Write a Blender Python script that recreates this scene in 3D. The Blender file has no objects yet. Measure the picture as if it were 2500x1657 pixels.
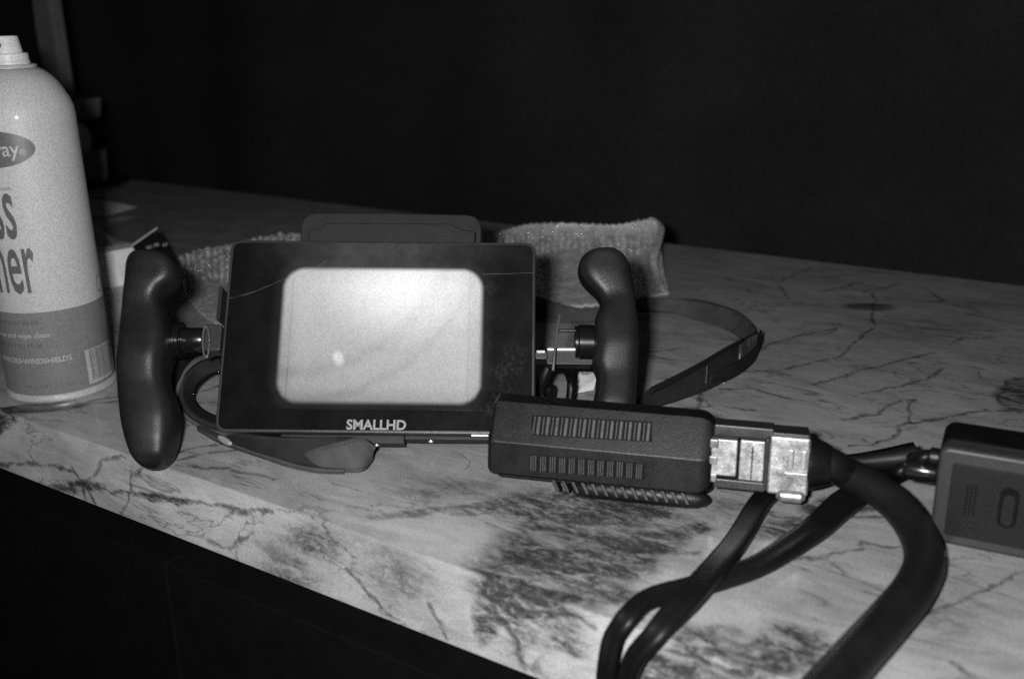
import bpy, bmesh, math, random
import numpy as np
from mathutils import Vector, Matrix
random.seed(7); rng = np.random.default_rng(7)
S = bpy.context.scene
COL = S.collection

# ---------------------------------------------------------------- camera
F, CX, CY, H = 2465.0, 1250.0, 828.5, 0.25
def nrm(v):
    v = np.array(v, float); return v/np.linalg.norm(v)
_down = nrm((134, -7372, -F)); _left = np.array((-3972, 754, -F), float)
_Z = -_down; _X = -nrm(_left-_left.dot(_Z)*_Z); _Y = np.cross(_Z, _X)
R = np.array([_X, _Y, _Z]); CAM = np.array((0, 0, H))
def ray(px, py): return R@np.array((px-CX, -(py-CY), -F))/F
def gp(px, py, z=0.0):                      # point at height z seen at a pixel of the photograph
    d = ray(px, py); return CAM+d*((z-H)/d[2])
def fp(px, py, y):                          # point on the vertical plane Y = y
    d = ray(px, py); return CAM+d*(y/d[1])
def proj(P):
    c = R.T@(np.array(P)-CAM); return np.array((CX+F*c[0]/-c[2], CY-F*c[1]/-c[2]))
cam = bpy.data.cameras.new('camera'); camo = bpy.data.objects.new('camera', cam); COL.objects.link(camo)
camo.matrix_world = Matrix([[*R[0], 0], [*R[1], 0], [*R[2], H], [0, 0, 0, 1]])
cam.sensor_width = 36; cam.lens = 36*F/2500; cam.clip_start = .01; cam.clip_end = 30
cam.dof.use_dof = True; cam.dof.focus_distance = .62; cam.dof.aperture_fstop = 7.0
S.camera = camo

# ---------------------------------------------------------------- world and the flash
W = bpy.data.worlds.new('World'); S.world = W; W.use_nodes = True
W.node_tree.nodes['Background'].inputs[0].default_value = (.5, .5, .5, 1)
W.node_tree.nodes['Background'].inputs[1].default_value = .026
fl = bpy.data.lights.new('camera_flash', 'AREA'); fl.shape = 'RECTANGLE'; fl.size = .026; fl.size_y = .015
fl.energy = 5.0; fl.color = (1, 1, 1)
flo = bpy.data.objects.new('camera_flash', fl); COL.objects.link(flo)
flo.matrix_world = Matrix.Translation(Vector(CAM+R@np.array((-.036, .018, -.004))))@camo.matrix_world.to_3x3().to_4x4()
S.view_settings.view_transform = 'Standard'; S.view_settings.look = 'None'
S.view_settings.exposure = 0; S.view_settings.gamma = 1
S.render.engine = 'CYCLES'
S.cycles.max_bounces = 6; S.cycles.caustics_reflective = False; S.cycles.caustics_refractive = False; S.cycles.sample_clamp_indirect = .6
S.cycles.use_denoising = False      # keep the fine glints on the plastic film

# ---------------------------------------------------------------- node helper
class NT:
    def __init__(s, name):
        s.m = bpy.data.materials.new(name); s.m.use_nodes = True; s.t = s.m.node_tree
        s.b = s.t.nodes['Principled BSDF']
    def n(s, typ, **k):
        n = s.t.nodes.new(typ)
        for a, v in k.items(): setattr(n, a, v)
        return n
    def put(s, sock, v):
        if isinstance(v, bpy.types.NodeSocket): s.t.links.new(v, sock)
        elif v is not None: sock.default_value = v
    def math(s, op, a, b=None, c=None, clamp=False):
        n = s.n('ShaderNodeMath', operation=op); n.use_clamp = clamp
        s.put(n.inputs[0], a); s.put(n.inputs[1], b); s.put(n.inputs[2], c); return n.outputs[0]
    def vm(s, op, a, b=None, sc=None, out=0):
        n = s.n('ShaderNodeVectorMath', operation=op)
        s.put(n.inputs[0], a); s.put(n.inputs[1], b)
        if sc is not None: s.put(n.inputs[3], sc)
        return n.outputs[out]
    def noise(s, vec, scale, detail=4, rough=.5, out=0, dist=0):
        n = s.n('ShaderNodeTexNoise'); s.put(n.inputs['Vector'], vec)
        n.inputs['Scale'].default_value = scale; n.inputs['Detail'].default_value = detail
        n.inputs['Roughness'].default_value = rough; n.inputs['Distortion'].default_value = dist; return n.outputs[out]
    def ss(s, v, a, b, c=0., d=1.):
        n = s.n('ShaderNodeMapRange', interpolation_type='SMOOTHSTEP')
        s.put(n.inputs[0], v); s.put(n.inputs[1], a); s.put(n.inputs[2], b); s.put(n.inputs[3], c); s.put(n.inputs[4], d)
        return n.outputs[0]
    def mix(s, f, a, b):
        n = s.n('ShaderNodeMix'); n.data_type = 'FLOAT'
        s.put(n.inputs[0], f); s.put(n.inputs[2], a); s.put(n.inputs[3], b); return n.outputs[0]
    def obj(s): return s.n('ShaderNodeTexCoord').outputs['Object']
    def bump(s, h, st, dist=.001):
        n = s.n('ShaderNodeBump'); s.put(n.inputs['Height'], h)
        n.inputs['Strength'].default_value = st; n.inputs['Distance'].default_value = dist
        s.t.links.new(n.outputs[0], s.b.inputs['Normal'])
    def segdist(s, P, A, B):
        d = np.array(B)-np.array(A); L2 = float(d@d)
        q = s.vm('SUBTRACT', P, tuple(A))
        t = s.vm('DOT_PRODUCT', q, tuple(d/L2), out=1)
        t = s.math('ADD', t, 0., clamp=True)
        w = s.vm('SCALE', tuple(d), sc=t)
        return s.vm('DISTANCE', q, w, out=1)
    def polydist(s, P, polys):
        best = None
        for pl in polys:
            for a, b in zip(pl[:-1], pl[1:]):
                d = s.segdist(P, a, b)
                best = d if best is None else s.math('MINIMUM', best, d)
        return best

def mat(name, col, rough=.5, metal=0., spec=.5, var=.1, vscale=60, bump=0., bscale=400, coat=0., emis=None, trans=0., alpha=1., grain=.20, gscale=1300):
    t = NT(name); o = t.obj()
    n = t.noise(o, vscale, 5, .6)
    v = t.math('MULTIPLY', t.ss(n, .25, .75, 1-var, 1+var), col)
    v = t.math('MULTIPLY', v, t.ss(t.noise(o, gscale, 1, .5), .3, .7, 1-grain, 1+grain))
    c = t.n('ShaderNodeCombineColor'); [t.put(c.inputs[i], v) for i in range(3)]
    t.put(t.b.inputs['Base Color'], c.outputs[0])
    t.put(t.b.inputs['Roughness'], t.ss(n, .2, .8, max(.02, rough*.85), min(1, rough*1.15)))
    t.b.inputs['Metallic'].default_value = metal; t.b.inputs['Specular IOR Level'].default_value = spec
    t.b.inputs['Coat Weight'].default_value = coat; t.b.inputs['Coat Roughness'].default_value = .08
    t.b.inputs['Transmission Weight'].default_value = trans; t.b.inputs['Alpha'].default_value = alpha
    if bump: t.bump(t.noise(o, bscale, 3, .6), bump, .0006)
    return t.m

# ---------------------------------------------------------------- marble
FY, BY, AZ = .332, .982, -.0457
def vnoise(x, y, scale, seed, octaves=3, rough=.5):
    """smooth value noise on arrays, about -1..1"""
    g = np.random.default_rng(seed); T = g.random((256, 256))*2-1; out = 0; amp = 1; tot = 0
    for k in range(octaves):
        u = x*scale+37.3*k; v = y*scale+91.7*k; i = np.floor(u).astype(int); j = np.floor(v).astype(int); fu = u-i; fv = v-j
        fu = fu*fu*(3-2*fu); fv = fv*fv*(3-2*fv); i &= 255; j &= 255; i1 = (i+1) & 255; j1 = (j+1) & 255
        out = out+amp*((T[i, j]*(1-fu)+T[i1, j]*fu)*(1-fv)+(T[i, j1]*(1-fu)+T[i1, j1]*fu)*fv)
        tot += amp; amp *= rough; scale *= 2.1
    return out/tot
def wpat(p):                                               # pixel -> pattern plane (top unfolded over the front)
    g = gp(*p)
    if g[1] < FY: f = fp(p[0], p[1], FY); return np.array((f[0], FY+f[2]))
    return g[:2]
strong = [[(0, 1135), (60, 1132), (120, 1136), (180, 1148), (205, 1188)], [(250, 1125), (228, 1165), (208, 1180)], [(300, 1118), (250, 1125)],
    [(205, 1188), (310, 1200), (420, 1213), (520, 1235), (600, 1246), (668, 1250)], [(320, 1145), (316, 1190), (308, 1225), (292, 1252)],
    [(668, 1250), (640, 1262)], [(350, 1140), (322, 1160)], [(210, 1195), (236, 1232)], [(205, 1190), (206, 1225)],
    [(2003, 714), (2060, 698), (2105, 688)], [(2110, 712), (2150, 704), (2197, 689)], [(2130, 714), (2141, 735), (2130, 752), (2133, 790)],
    [(2130, 801), (2080, 842)], [(2263, 704), (2299, 735)], [(2411, 1005), (2500, 1002)],
    [(2411, 1000), (2335, 1018), (2222, 1033), (2192, 1041), (2187, 1066), (2131, 1087), (2080, 1092)], [(1927, 730), (1896, 694)],
    [(2500, 923), (2450, 930), (2440, 985)], [(0, 1018), (90, 1005), (200, 988), (300, 978)], [(0, 995), (150, 992), (300, 965)],
    [(1865, 775), (1960, 786), (2049, 791)], [(1600, 925), (1650, 925)], [(2100, 1327), (2150, 1332), (2215, 1330)]]
faint = [[(2080, 842), (2049, 872), (1957, 888), (1901, 903), (1804, 908)], [(2233, 801), (2355, 806), (2500, 806)], [(2314, 842), (2355, 826), (2437, 821)],
    [(2222, 1033), (2215, 1005), (2233, 974), (2171, 985), (2141, 1010), (2059, 1023)], [(1896, 694), (1916, 679), (1983, 653)],
    [(1753, 951), (1845, 951), (1927, 974)], [(1677, 995), (1760, 990), (1845, 1002)], [(1708, 900), (1709, 960), (1707, 1020)],
    [(1840, 860), (1900, 835), (1960, 815), (2050, 800)], [(1940, 820), (2010, 815), (2045, 805)], [(2233, 735), (2299, 735), (2380, 740), (2500, 745)],
    [(1947, 1369), (2026, 1364), (2039, 1348), (2102, 1337)], [(2045, 1375), (2062, 1400)], [(2261, 1498), (2345, 1457), (2428, 1427), (2500, 1398)],
    [(2324, 1620), (2386, 1657)], [(420, 1106), (480, 1092), (560, 1086)], [(430, 1121), (500, 1108), (580, 1098)], [(430, 1133), (560, 1145), (620, 1158), (670, 1172)],
    [(410, 1000), (470, 985), (530, 982)], [(480, 960), (530, 940)], [(1200, 1420), (1300, 1465), (1400, 1500), (1450, 1530)], [(1210, 1480), (1255, 1560), (1275, 1640)],
    [(1180, 1480), (1235, 1520), (1270, 1600)], [(1290, 1250), (1320, 1290), (1400, 1300)], [(1570, 1320), (1640, 1350), (1700, 1345)], [(1980, 1250), (2060, 1240), (2140, 1240)],
    [(2010, 1275), (2080, 1262), (2160, 1262)], [(620, 1300), (560, 1340), (500, 1320)], [(840, 1380), (900, 1440), (950, 1500)], [(1050, 1480), (1100, 1560)],
    [(2190, 1500), (2160, 1520), (2190, 1560)], [(2300, 900), (2250, 930), (2100, 960)], [(1990, 940), (2120, 900), (2280, 860)], [(1560, 860), (1680, 850)]]
ells = [((1360, 1385), 200, 90, -.25), ((1280, 1450), 100, 80, .6), ((1560, 1330), 110, 30, -.2), ((1420, 1240), 200, 40, .05), ((1385, 1330), 130, 42, .12), ((1300, 1385), 95, 30, -.35), ((1240, 1440), 62, 34, .1), ((1420, 1425), 110, 34, .15), ((1500, 1375), 90, 20, -.1),
        ((1340, 1500), 110, 34, .85), ((1200, 1490), 34, 70, .2), ((1640, 1305), 90, 16, -.15), ((1440, 1255), 80, 24, .1), ((1800, 1590), 200, 50, .05),
        ((1960, 1580), 90, 40, .4), ((1700, 1640), 150, 60, .1), ((2125, 750), 52, 8, .02), ((190, 1190), 56, 13, .05),
        ((390, 1218), 60, 9, .15), ((1010, 1250), 110, 12, -.12, .9), ((1160, 1240), 70, 14, -.1), ((2480, 965), 40, 36, 0), ((760, 1320), 90, 60, .3, 1.1), ((700, 1400), 110, 70, .5, 1.2), ((960, 1400), 160, 90, .6, 1.4), ((1100, 1200), 260, 70, -.1, 1.5), ((1750, 1250), 300, 70, -.1, 1.5), ((2300, 1500), 220, 140, .3, 1.6), ((2250, 800), 260, 60, -.1, 1.7), ((1700, 800), 200, 60, 0, 1.9),
        ((60, 1000), 120, 10, -.1), 
        ((1900, 1290), 60, 22, -.1), ((2060, 1230), 90, 24, -.2)]
def marble_fields(x, y):
    qx = x+.0042*vnoise(x, y, 70, 1, 4, .6); qy = y+.0042*vnoise(x, y, 70, 2, 4, .6)
    def dist(polys):
        best = np.full(x.shape, 9.)
        for pl in polys:
            P = [wpat(p) for p in pl]
            for A, B in zip(P[:-1], P[1:]):
                d = B-A; L2 = d@d; t = np.clip(((qx-A[0])*d[0]+(qy-A[1])*d[1])/L2, 0, 1)
                best = np.minimum(best, np.hypot(qx-A[0]-d[0]*t, qy-A[1]-d[1]*t))
        return best
    m = np.full(x.shape, 99.)
    for p, a, b, ang, *off in ells:
        C = wpat(p); e = 4
        J = np.linalg.inv(np.array([(wpat((p[0]+e, p[1]))-C)/e, (wpat((p[0], p[1]+e))-C)/e]).T)
        ca, sa = math.cos(ang), math.sin(ang); A = np.array([[ca/a, sa/a], [-sa/b, ca/b]])@J
        dx = qx-C[0]; dy = qy-C[1]
        m = np.minimum(m, (off[0] if off else 0)+(A[0, 0]*dx+A[0, 1]*dy)**2+(A[1, 0]*dx+A[1, 1]*dy)**2)
    return dist(strong)*100, dist(faint)*100, np.minimum(m, 9)
def marble():
    t = NT('marble'); P = t.obj()
    sx = t.n('ShaderNodeSeparateXYZ'); t.put(sx.inputs[0], P)
    yy = t.math('ADD', sx.outputs[1], sx.outputs[2])          # the pattern runs over the edge onto the front
    c = t.n('ShaderNodeCombineXYZ'); t.put(c.inputs[0], sx.outputs[0]); t.put(c.inputs[1], yy); P = c.outputs[0]
    at = t.n('ShaderNodeAttribute', attribute_name='veins'); sp = t.n('ShaderNodeSeparateXYZ'); t.put(sp.inputs[0], at.outputs['Vector'])
    def chain(d, lo, hi):
        wd = t.ss(t.noise(P, 75, 3, .6), .3, .7, lo*100, hi*100)
        return t.ss(t.math('DIVIDE', d, wd), 0., 1., 1., 0.)
    br = t.ss(t.noise(P, 120, 3, .7), .3, .6)
    v1 = t.math('MULTIPLY', chain(sp.outputs[0], .0012, .0036), t.math('MULTIPLY_ADD', br, .38, .42))
    v2 = t.math('MULTIPLY', chain(sp.outputs[1], .0014, .0036), t.math('MULTIPLY_ADD', br, .42, .30))
    pm = t.ss(sp.outputs[2], .0, 3.0, 1., 0.)
    mp_ = t.n('ShaderNodeMapping'); t.put(mp_.inputs[0], P); mp_.inputs['Rotation'].default_value = (0, 0, -.55); mp_.inputs['Scale'].default_value = (1, 2.6, 1)
    S_ = mp_.outputs[0]
    inner = t.ss(t.noise(S_, 48, 10, .72, dist=1.0), .33, .58)
    fb2 = t.noise(P, 230, 6, .75)
    soft = t.ss(t.math('MULTIPLY_ADD', t.noise(S_, 30, 8, .7, dist=.8), 1.1, pm), .62, 1.45)
    rid = t.math('ABSOLUTE', t.math('SUBTRACT', t.noise(S_, 40, 5, .6, dist=1.8), .5))
    rid = t.ss(rid, .0, .016, 1., 0.)
    patch = t.math('MULTIPLY', soft, t.math('MULTIPLY_ADD', inner, .78, .24))
    patch = t.math('MULTIPLY', patch, t.ss(fb2, .28, .62, .72, 1.05))
    patch = t.math('SUBTRACT', patch, t.math('MULTIPLY', rid, .45), clamp=True)
    # clouds, hair veins
    cl = t.ss(t.noise(S_, 9, 8, .62, dist=.6), .3, .7)
    cl2 = t.ss(t.noise(S_, 34, 8, .7, dist=.4), .3, .7)
    hv = t.math('ABSOLUTE', t.math('SUBTRACT', t.noise(S_, 7, 7, .55, dist=1.0), .5))
    hair = t.math('MULTIPLY', t.ss(hv, 0., .011, 1., 0.), t.ss(t.noise(P, 14, 3, .5), .38, .54, 0., .5))
    base = t.math('MULTIPLY_ADD', cl, .13, .27)
    base = t.math('ADD', base, t.math('MULTIPLY', cl2, .13))
    fine = t.ss(t.noise(P, 1150, 1, .5), .3, .7, .78, 1.22)
    base = t.math('MULTIPLY', base, fine)
    k = t.math('SUBTRACT', 1., v1, clamp=True)
    k = t.math('MULTIPLY', k, t.math('SUBTRACT', 1., v2, clamp=True))
    k = t.math('MULTIPLY', k, t.math('SUBTRACT', 1., hair, clamp=True))
    k = t.math('MULTIPLY', k, t.math('SUBTRACT', 1., t.math('MULTIPLY', patch, .92), clamp=True))
    k = t.math('MAXIMUM', k, .12)
    # front strip paler, top darker: flash on the edge put into the colour
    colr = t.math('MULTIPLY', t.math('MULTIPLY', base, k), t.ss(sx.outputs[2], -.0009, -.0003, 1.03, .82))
    cc = t.n('ShaderNodeCombineColor'); [t.put(cc.inputs[i], colr) for i in range(3)]
    t.put(t.b.inputs['Base Color'], cc.outputs[0])
    t.put(t.b.inputs['Roughness'], t.ss(t.noise(P, 40, 4, .6), .3, .7, .10, .17))
    t.b.inputs['Specular IOR Level'].default_value = .5
    return t.m

def emission_screen(c0, hx, hy):
    """display picture: a bright rounded field on black, soft-edged, in the monitor's own x/z coordinates"""
    t = NT('lit_display'); o = t.obj(); s = t.n('ShaderNodeSeparateXYZ'); t.put(s.inputs[0], o)
    x = t.math('SUBTRACT', s.outputs[0], c0[0]); z = t.math('SUBTRACT', s.outputs[2], c0[1]); r = .0130
    qx = t.math('SUBTRACT', t.math('ABSOLUTE', x), hx-r); qz = t.math('SUBTRACT', t.math('ABSOLUTE', z), hy-r)
    mx = t.math('MAXIMUM', qx, 0.); mz = t.math('MAXIMUM', qz, 0.)
    d = t.math('SQRT', t.math('ADD', t.math('MULTIPLY', mx, mx), t.math('MULTIPLY', mz, mz)))
    d = t.math('SUBTRACT', t.math('ADD', d, t.math('MINIMUM', t.math('MAXIMUM', qx, qz), 0.)), r)
    # cut lower corners
    ch = t.math('SUBTRACT', t.math('MULTIPLY_ADD', t.math('ABSOLUTE', x), 1/.0056, t.math('MULTIPLY', z, -1/.0100)), hx/.0056+hy/.0100-1.0)
    d = t.math('MAXIMUM', d, t.math('MULTIPLY', ch, .0060))
    mask = t.ss(d, -.0026, .0012, 1., 0.)
    edge = t.ss(d, -.005, -.001, 0., 1.)
    halo = t.ss(d, 0., .008, .012, .0)
    g = t.math('MULTIPLY_ADD', z, 3.2, .53); g = t.math('MULTIPLY_ADD', x, 1.3, g)
    hx_ = t.math('SUBTRACT', x, .012); hz_ = t.math('SUBTRACT', z, .028)
    rr = t.math('SQRT', t.math('ADD', t.math('MULTIPLY', hx_, t.math('MULTIPLY', hx_, .45)), t.math('MULTIPLY', hz_, hz_)))
    g = t.math('ADD', g, t.ss(rr, .0, .040, .36, 0.))
    arc = t.math('SQRT', t.math('ADD', t.math('POWER', t.math('ADD', x, .055), 2.), t.math('POWER', t.math('SUBTRACT', z, .075), 2.)))
    g = t.math('SUBTRACT', g, t.math('MULTIPLY', t.ss(t.math('ABSOLUTE', t.math('SUBTRACT', arc, .098)), 0., .007, 1., 0.), .055))
    g = t.math('SUBTRACT', g, t.math('MULTIPLY', t.ss(t.math('ABSOLUTE', t.math('SUBTRACT', arc, .116)), 0., .005, 1., 0.), .04))
    for lx in (-hx+.006, hx-.008):
        g = t.math('SUBTRACT', g, t.math('MULTIPLY', t.ss(t.math('ABSOLUTE', t.math('SUBTRACT', x, lx)), 0., .0008, 1., 0.), .07))
    g = t.math('SUBTRACT', g, t.math('MULTIPLY', t.ss(d, -.012, -.002, 0., 1.), .07))
    sxp = t.math('ADD', x, .0245); szp = t.math('ADD', z, .0145)
    sd = t.math('SQRT', t.math('ADD', t.math('POWER', t.math('MULTIPLY_ADD', szp, .25, sxp), 2.), t.math('POWER', t.math('MULTIPLY', szp, .75), 2.)))
    g = t.math('ADD', g, t.ss(sd, .0014, .0046, .28, 0.))
    g = t.math('MULTIPLY', g, t.ss(t.noise(o, 130, 4, .7), .25, .75, .955, 1.035))
    g = t.math('MULTIPLY', g, t.ss(t.noise(o, 1300, 1, .5), .3, .7, .88, 1.12))
    g = t.math('MAXIMUM', g, .2)
    e = t.math('ADD', t.math('MULTIPLY', g, mask), .0004)
    e = t.math('ADD', e, t.math('MULTIPLY', halo, t.math('SUBTRACT', 1., mask)))
    c = t.n('ShaderNodeCombineColor'); [t.put(c.inputs[i], e) for i in range(3)]
    t.put(t.b.inputs['Emission Color'], c.outputs[0]); t.b.inputs['Emission Strength'].default_value = 1.
    dc = dust_glow_colour(t); c2 = t.n('ShaderNodeCombineColor'); [t.put(c2.inputs[i], dc) for i in range(3)]
    t.put(t.b.inputs['Base Color'], c2.outputs[0]); t.b.inputs['Roughness'].default_value = .10
    return t.m

# ---------------------------------------------------------------- mesh helpers
def link(name, me, m, parent=None, smooth=True, loc=None, rot=None):
    o = bpy.data.objects.new(name, me); COL.objects.link(o)
    if m is not None and not me.materials: me.materials.append(m)
    if smooth:
        for p in me.polygons: p.use_smooth = True
    if parent is not None: o.parent = parent
    if loc is not None: o.location = loc
    if rot is not None: o.rotation_euler = rot
    return o
def mesh(name, vs, fs, m, parent=None, smooth=True, **k):
    me = bpy.data.meshes.new(name); me.from_pydata([tuple(map(float, v)) for v in vs], [], fs); me.update()
    bm = bmesh.new(); bm.from_mesh(me); bmesh.ops.recalc_face_normals(bm, faces=bm.faces); bm.to_mesh(me); bm.free()
    return link(name, me, m, parent, smooth, **k)
def bevel(o, w, seg=3, ang=35):
    b = o.modifiers.new('b', 'BEVEL'); b.width = w; b.segments = seg; b.limit_method = 'ANGLE'; b.angle_limit = math.radians(ang)
    b.harden_normals = False
    s = o.modifiers.new('w', 'WEIGHTED_NORMAL'); s.keep_sharp = False
    return o
def sharp(o, ang=40):
    o.data.set_sharp_from_angle(angle=math.radians(ang)); return o
def box(name, lo, hi, m, parent=None, bw=0., seg=2, **k):
    x0, y0, z0 = lo; x1, y1, z1 = hi
    vs = [(x0, y0, z0), (x1, y0, z0), (x1, y1, z0), (x0, y1, z0), (x0, y0, z1), (x1, y0, z1), (x1, y1, z1), (x0, y1, z1)]
    o = mesh(name, vs, [(0, 3, 2, 1), (4, 5, 6, 7), (0, 1, 5, 4), (1, 2, 6, 5), (2, 3, 7, 6), (3, 0, 4, 7)], m, parent, smooth=bw > 0, **k)
    if bw: bevel(o, bw, seg)
    return o
def prism(name, pts, y0, y1, m, parent=None, bw=0., seg=3, **k):
    """outline in local x/z, extruded along local y"""
    n = len(pts)
    vs = [(a, y0, b) for a, b in pts]+[(a, y1, b) for a, b in pts]
    fs = [tuple(range(n)), tuple(range(2*n-1, n-1, -1))]+[(i, (i+1) % n, n+(i+1) % n, n+i) for i in range(n)]
    o = mesh(name, vs, fs, m, parent, **k)
    if bw: bevel(o, bw, seg)
    else: sharp(o)
    return o
def rrect(x0, x1, z0, z1, r, n=6):
    out = []
    for cx, cz, a in ((x1-r, z1-r, 0), (x0+r, z1-r, 90), (x0+r, z0+r, 180), (x1-r, z0+r, 270)):
        for i in range(n+1):
            t = math.radians(a+90*i/n); out.append((cx+r*math.cos(t), cz+r*math.sin(t)))
    return out
def lathe(name, prof, m, parent=None, n=64, ang=30, **k):
    vs = []; fs = []
    for r, z in prof:
        for i in range(n):
            t = 2*math.pi*i/n; vs.append((r*math.cos(t), r*math.sin(t), z))
    for j in range(len(prof)-1):
        for i in range(n):
            a = j*n+i; b = j*n+(i+1) % n; fs.append((a, b, b+n, a+n))
    fs.append(tuple(range(n-1, -1, -1))); fs.append(tuple(range((len(prof)-1)*n, len(prof)*n)))
    return sharp(mesh(name, vs, fs, m, parent, **k), ang)
def cyl(name, p0, p1, prof, m, parent=None, n=32):
    """lathe between two points; prof = [(fraction, radius)]"""
    p0 = Vector(p0); p1 = Vector(p1); d = p1-p0; L = d.length
    o = lathe(name, [(r, f*L) for f, r in prof], m, parent, n)
    q = d.to_track_quat('Z', 'Y'); o.rotation_mode = 'QUATERNION'; o.rotation_quaternion = q; o.location = p0
    return o
def smoothpath(P, k=8):
    P = [np.array(p, float) for p in P]; out = []
    Q = [2*P[0]-P[1]]+P+[2*P[-1]-P[-2]]
    for i in range(1, len(Q)-2):
        a, b, c, d = Q[i-1:i+3]
        for j in range(k):
            t = j/k; out.append(.5*((2*b)+(-a+c)*t+(2*a-5*b+4*c-d)*t*t+(-a+3*b-3*c+d)*t**3))
    out.append(P[-1]); return out
def sweep(name, P, prof, m, parent=None, up=(0, 0, 1), scale=None, cap=True, k=8):
    """prof = closed 2D section (across, up)"""
    P = smoothpath(P, k); n = len(prof); vs = []; fs = []; up = np.array(up, float)
    for i, p in enumerate(P):
        tg = nrm(P[min(i+1, len(P)-1)]-P[max(i-1, 0)])
        s = nrm(np.cross(tg, up)); u = np.cross(s, tg)
        sc = 1 if scale is None else np.interp(i/(len(P)-1), *zip(*scale))
        for a, b in prof: vs.append(p+s*a*sc+u*b*sc)
    for i in range(len(P)-1):
        for j in range(n):
            a = i*n+j; b = i*n+(j+1) % n; fs.append((a, b, b+n, a+n))
    if cap: fs.append(tuple(range(n-1, -1, -1))); fs.append(tuple(range(len(vs)-n, len(vs))))
    return mesh(name, vs, fs, m, parent)
def circ(r, n=20): return [(r*math.cos(2*math.pi*i/n), r*math.sin(2*math.pi*i/n)) for i in range(n)]
def twin(r, n=10):      # two conductors side by side
    o = []
    for i in range(n+1): t = math.radians(-115+230*i/n); o.append((r*.86+r*math.cos(t), r*math.sin(t)))
    for i in range(n+1): t = math.radians(65+230*i/n); o.append((-r*.86+r*math.cos(t), r*math.sin(t)))
    return o
def ribbon(name, top, bot, m, parent=None, th=.0013, k=8):
    """webbing between two edge curves, with thickness"""
    A = smoothpath(top, k); B = smoothpath(bot, k); N_ = len(A); M = 7; vs = []
    for i in range(N_):
        for j in range(M):
            f = j/(M-1); vs.append(A[i]*(1-f)+B[i]*f)
    fs = [(i*M+j, i*M+j+1, (i+1)*M+j+1, (i+1)*M+j) for i in range(N_-1) for j in range(M-1)]
    o = mesh(name, vs, fs, m, parent)
    uv = o.data.uv_layers.new(name='UVMap'); L = np.cumsum([0]+[np.linalg.norm(A[i+1]-A[i]) for i in range(N_-1)])
    for lp in o.data.loops:
        v = lp.vertex_index; uv.data[lp.index].uv = (L[v//M], (v % M)/(M-1))
    s = o.modifiers.new('s', 'SOLIDIFY'); s.thickness = th; s.offset = 0
    return o
def tag(o, label, cat, group=None):
    o['label'] = label; o['category'] = cat
    if group: o['group'] = group
    return o
def empty(name, label, cat, mtx=None, group=None):
    o = bpy.data.objects.new(name, None); COL.objects.link(o); o.empty_display_size = .02
    if mtx is not None: o.matrix_world = mtx
    return tag(o, label, cat, group)
def text_mesh(body, h, wscale=1., bold=.0, shear=0., space=1.):
    """text as flat polygons in x/y, height of capital = h, origin at left baseline"""
    cu = bpy.data.curves.new('t', 'FONT'); cu.body = body; cu.size = 1; cu.offset = bold; cu.shear = shear; cu.space_character = space
    cu.resolution_u = 3
    o = bpy.data.objects.new('t', cu); COL.objects.link(o)
    bpy.context.view_layer.update()
    me = bpy.data.meshes.new_from_object(o.evaluated_get(bpy.context.evaluated_depsgraph_get()))
    bpy.data.objects.remove(o); bpy.data.curves.remove(cu)
    co = np.zeros(len(me.vertices)*3); me.vertices.foreach_get('co', co); co = co.reshape(-1, 3)
    k = h/.70
    co *= (k*wscale, k, 1); co[:, 0] -= co[:, 0].min(); me.vertices.foreach_set('co', co.ravel()); me.update()
    return me
def flat_text(name, body, h, m, parent, origin, xdir, ydir, nrm_, width=None, bold=.01, thick=.00015, align='L', **k):
    me = text_mesh(body, h, 1., bold, **k)
    w0 = max(v.co.x for v in me.vertices); s = (width/w0) if width else 1.
    xd, yd, nd, o0 = (Vector(a) for a in (xdir, ydir, nrm_, origin))
    off = 0 if align == 'L' else w0*s
    for v in me.vertices: v.co = o0+xd*(v.co.x*s-off)+yd*v.co.y+nd*thick
    return link(name, me, m, parent, False)

# ---------------------------------------------------------------- materials
M_marble = marble()
M_cab = mat('dark_cabinet_laminate', .0035, .8, spec=.08, var=.1)
M_wall = mat('black_backdrop', .040, .9, spec=.1, var=.25, vscale=3, grain=.3, gscale=420)
M_rubber = mat('black_moulded_rubber', .0105, .44, spec=.38, var=.2, vscale=45, bump=.22, bscale=700)
M_body = mat('black_anodised_case', .028, .36, spec=.5, var=.15, bump=.15, bscale=900)
M_metal_blk = mat('black_anodised_metal', .007, .22, metal=.0, spec=.8, var=.1, coat=.5)
M_steel = mat('scuffed_steel', .40, .42, metal=.75, var=.4, vscale=160, bump=.35, bscale=240)
M_steel2 = mat('bare_steel_edge', .8, .3, metal=.7, var=.05)
M_darksteel = mat('blackened_steel', .05, .35, metal=.4, var=.2)
M_plastic = mat('black_moulded_plastic', .0050, .40, spec=.34, var=.12, vscale=90, bump=.25, bscale=1500)
M_rib = mat('ribbed_black_plastic', .05, .42, spec=.5, var=.2, vscale=200, bump=.2, bscale=1200)
M_grey = mat('dark_grey_housing', .020, .6, spec=.3, var=.12, bump=.2, bscale=1200)
M_cable = mat('black_cable_jacket', .0075, .5, spec=.3, var=.2, vscale=40, bump=.08, bscale=300)
M_cable2 = mat('glossy_twin_cable', .005, .45, spec=.28, var=.2, vscale=40)
M_box_face = mat('grey_plastic_panel', .008, .5, spec=.32, var=.08, bump=.3, bscale=1800)
M_box_rim = mat('grey_plastic_rim', .034, .45, spec=.4, var=.08)
M_box_blk = mat('black_plastic_top', .004, .6, spec=.12, var=.1)
M_white = mat('white_enamel_can', .44, .5, spec=.3, var=.03, vscale=20, coat=.25)
M_capw = mat('white_plastic_cap', .58, .5, spec=.4, var=.03)
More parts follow.
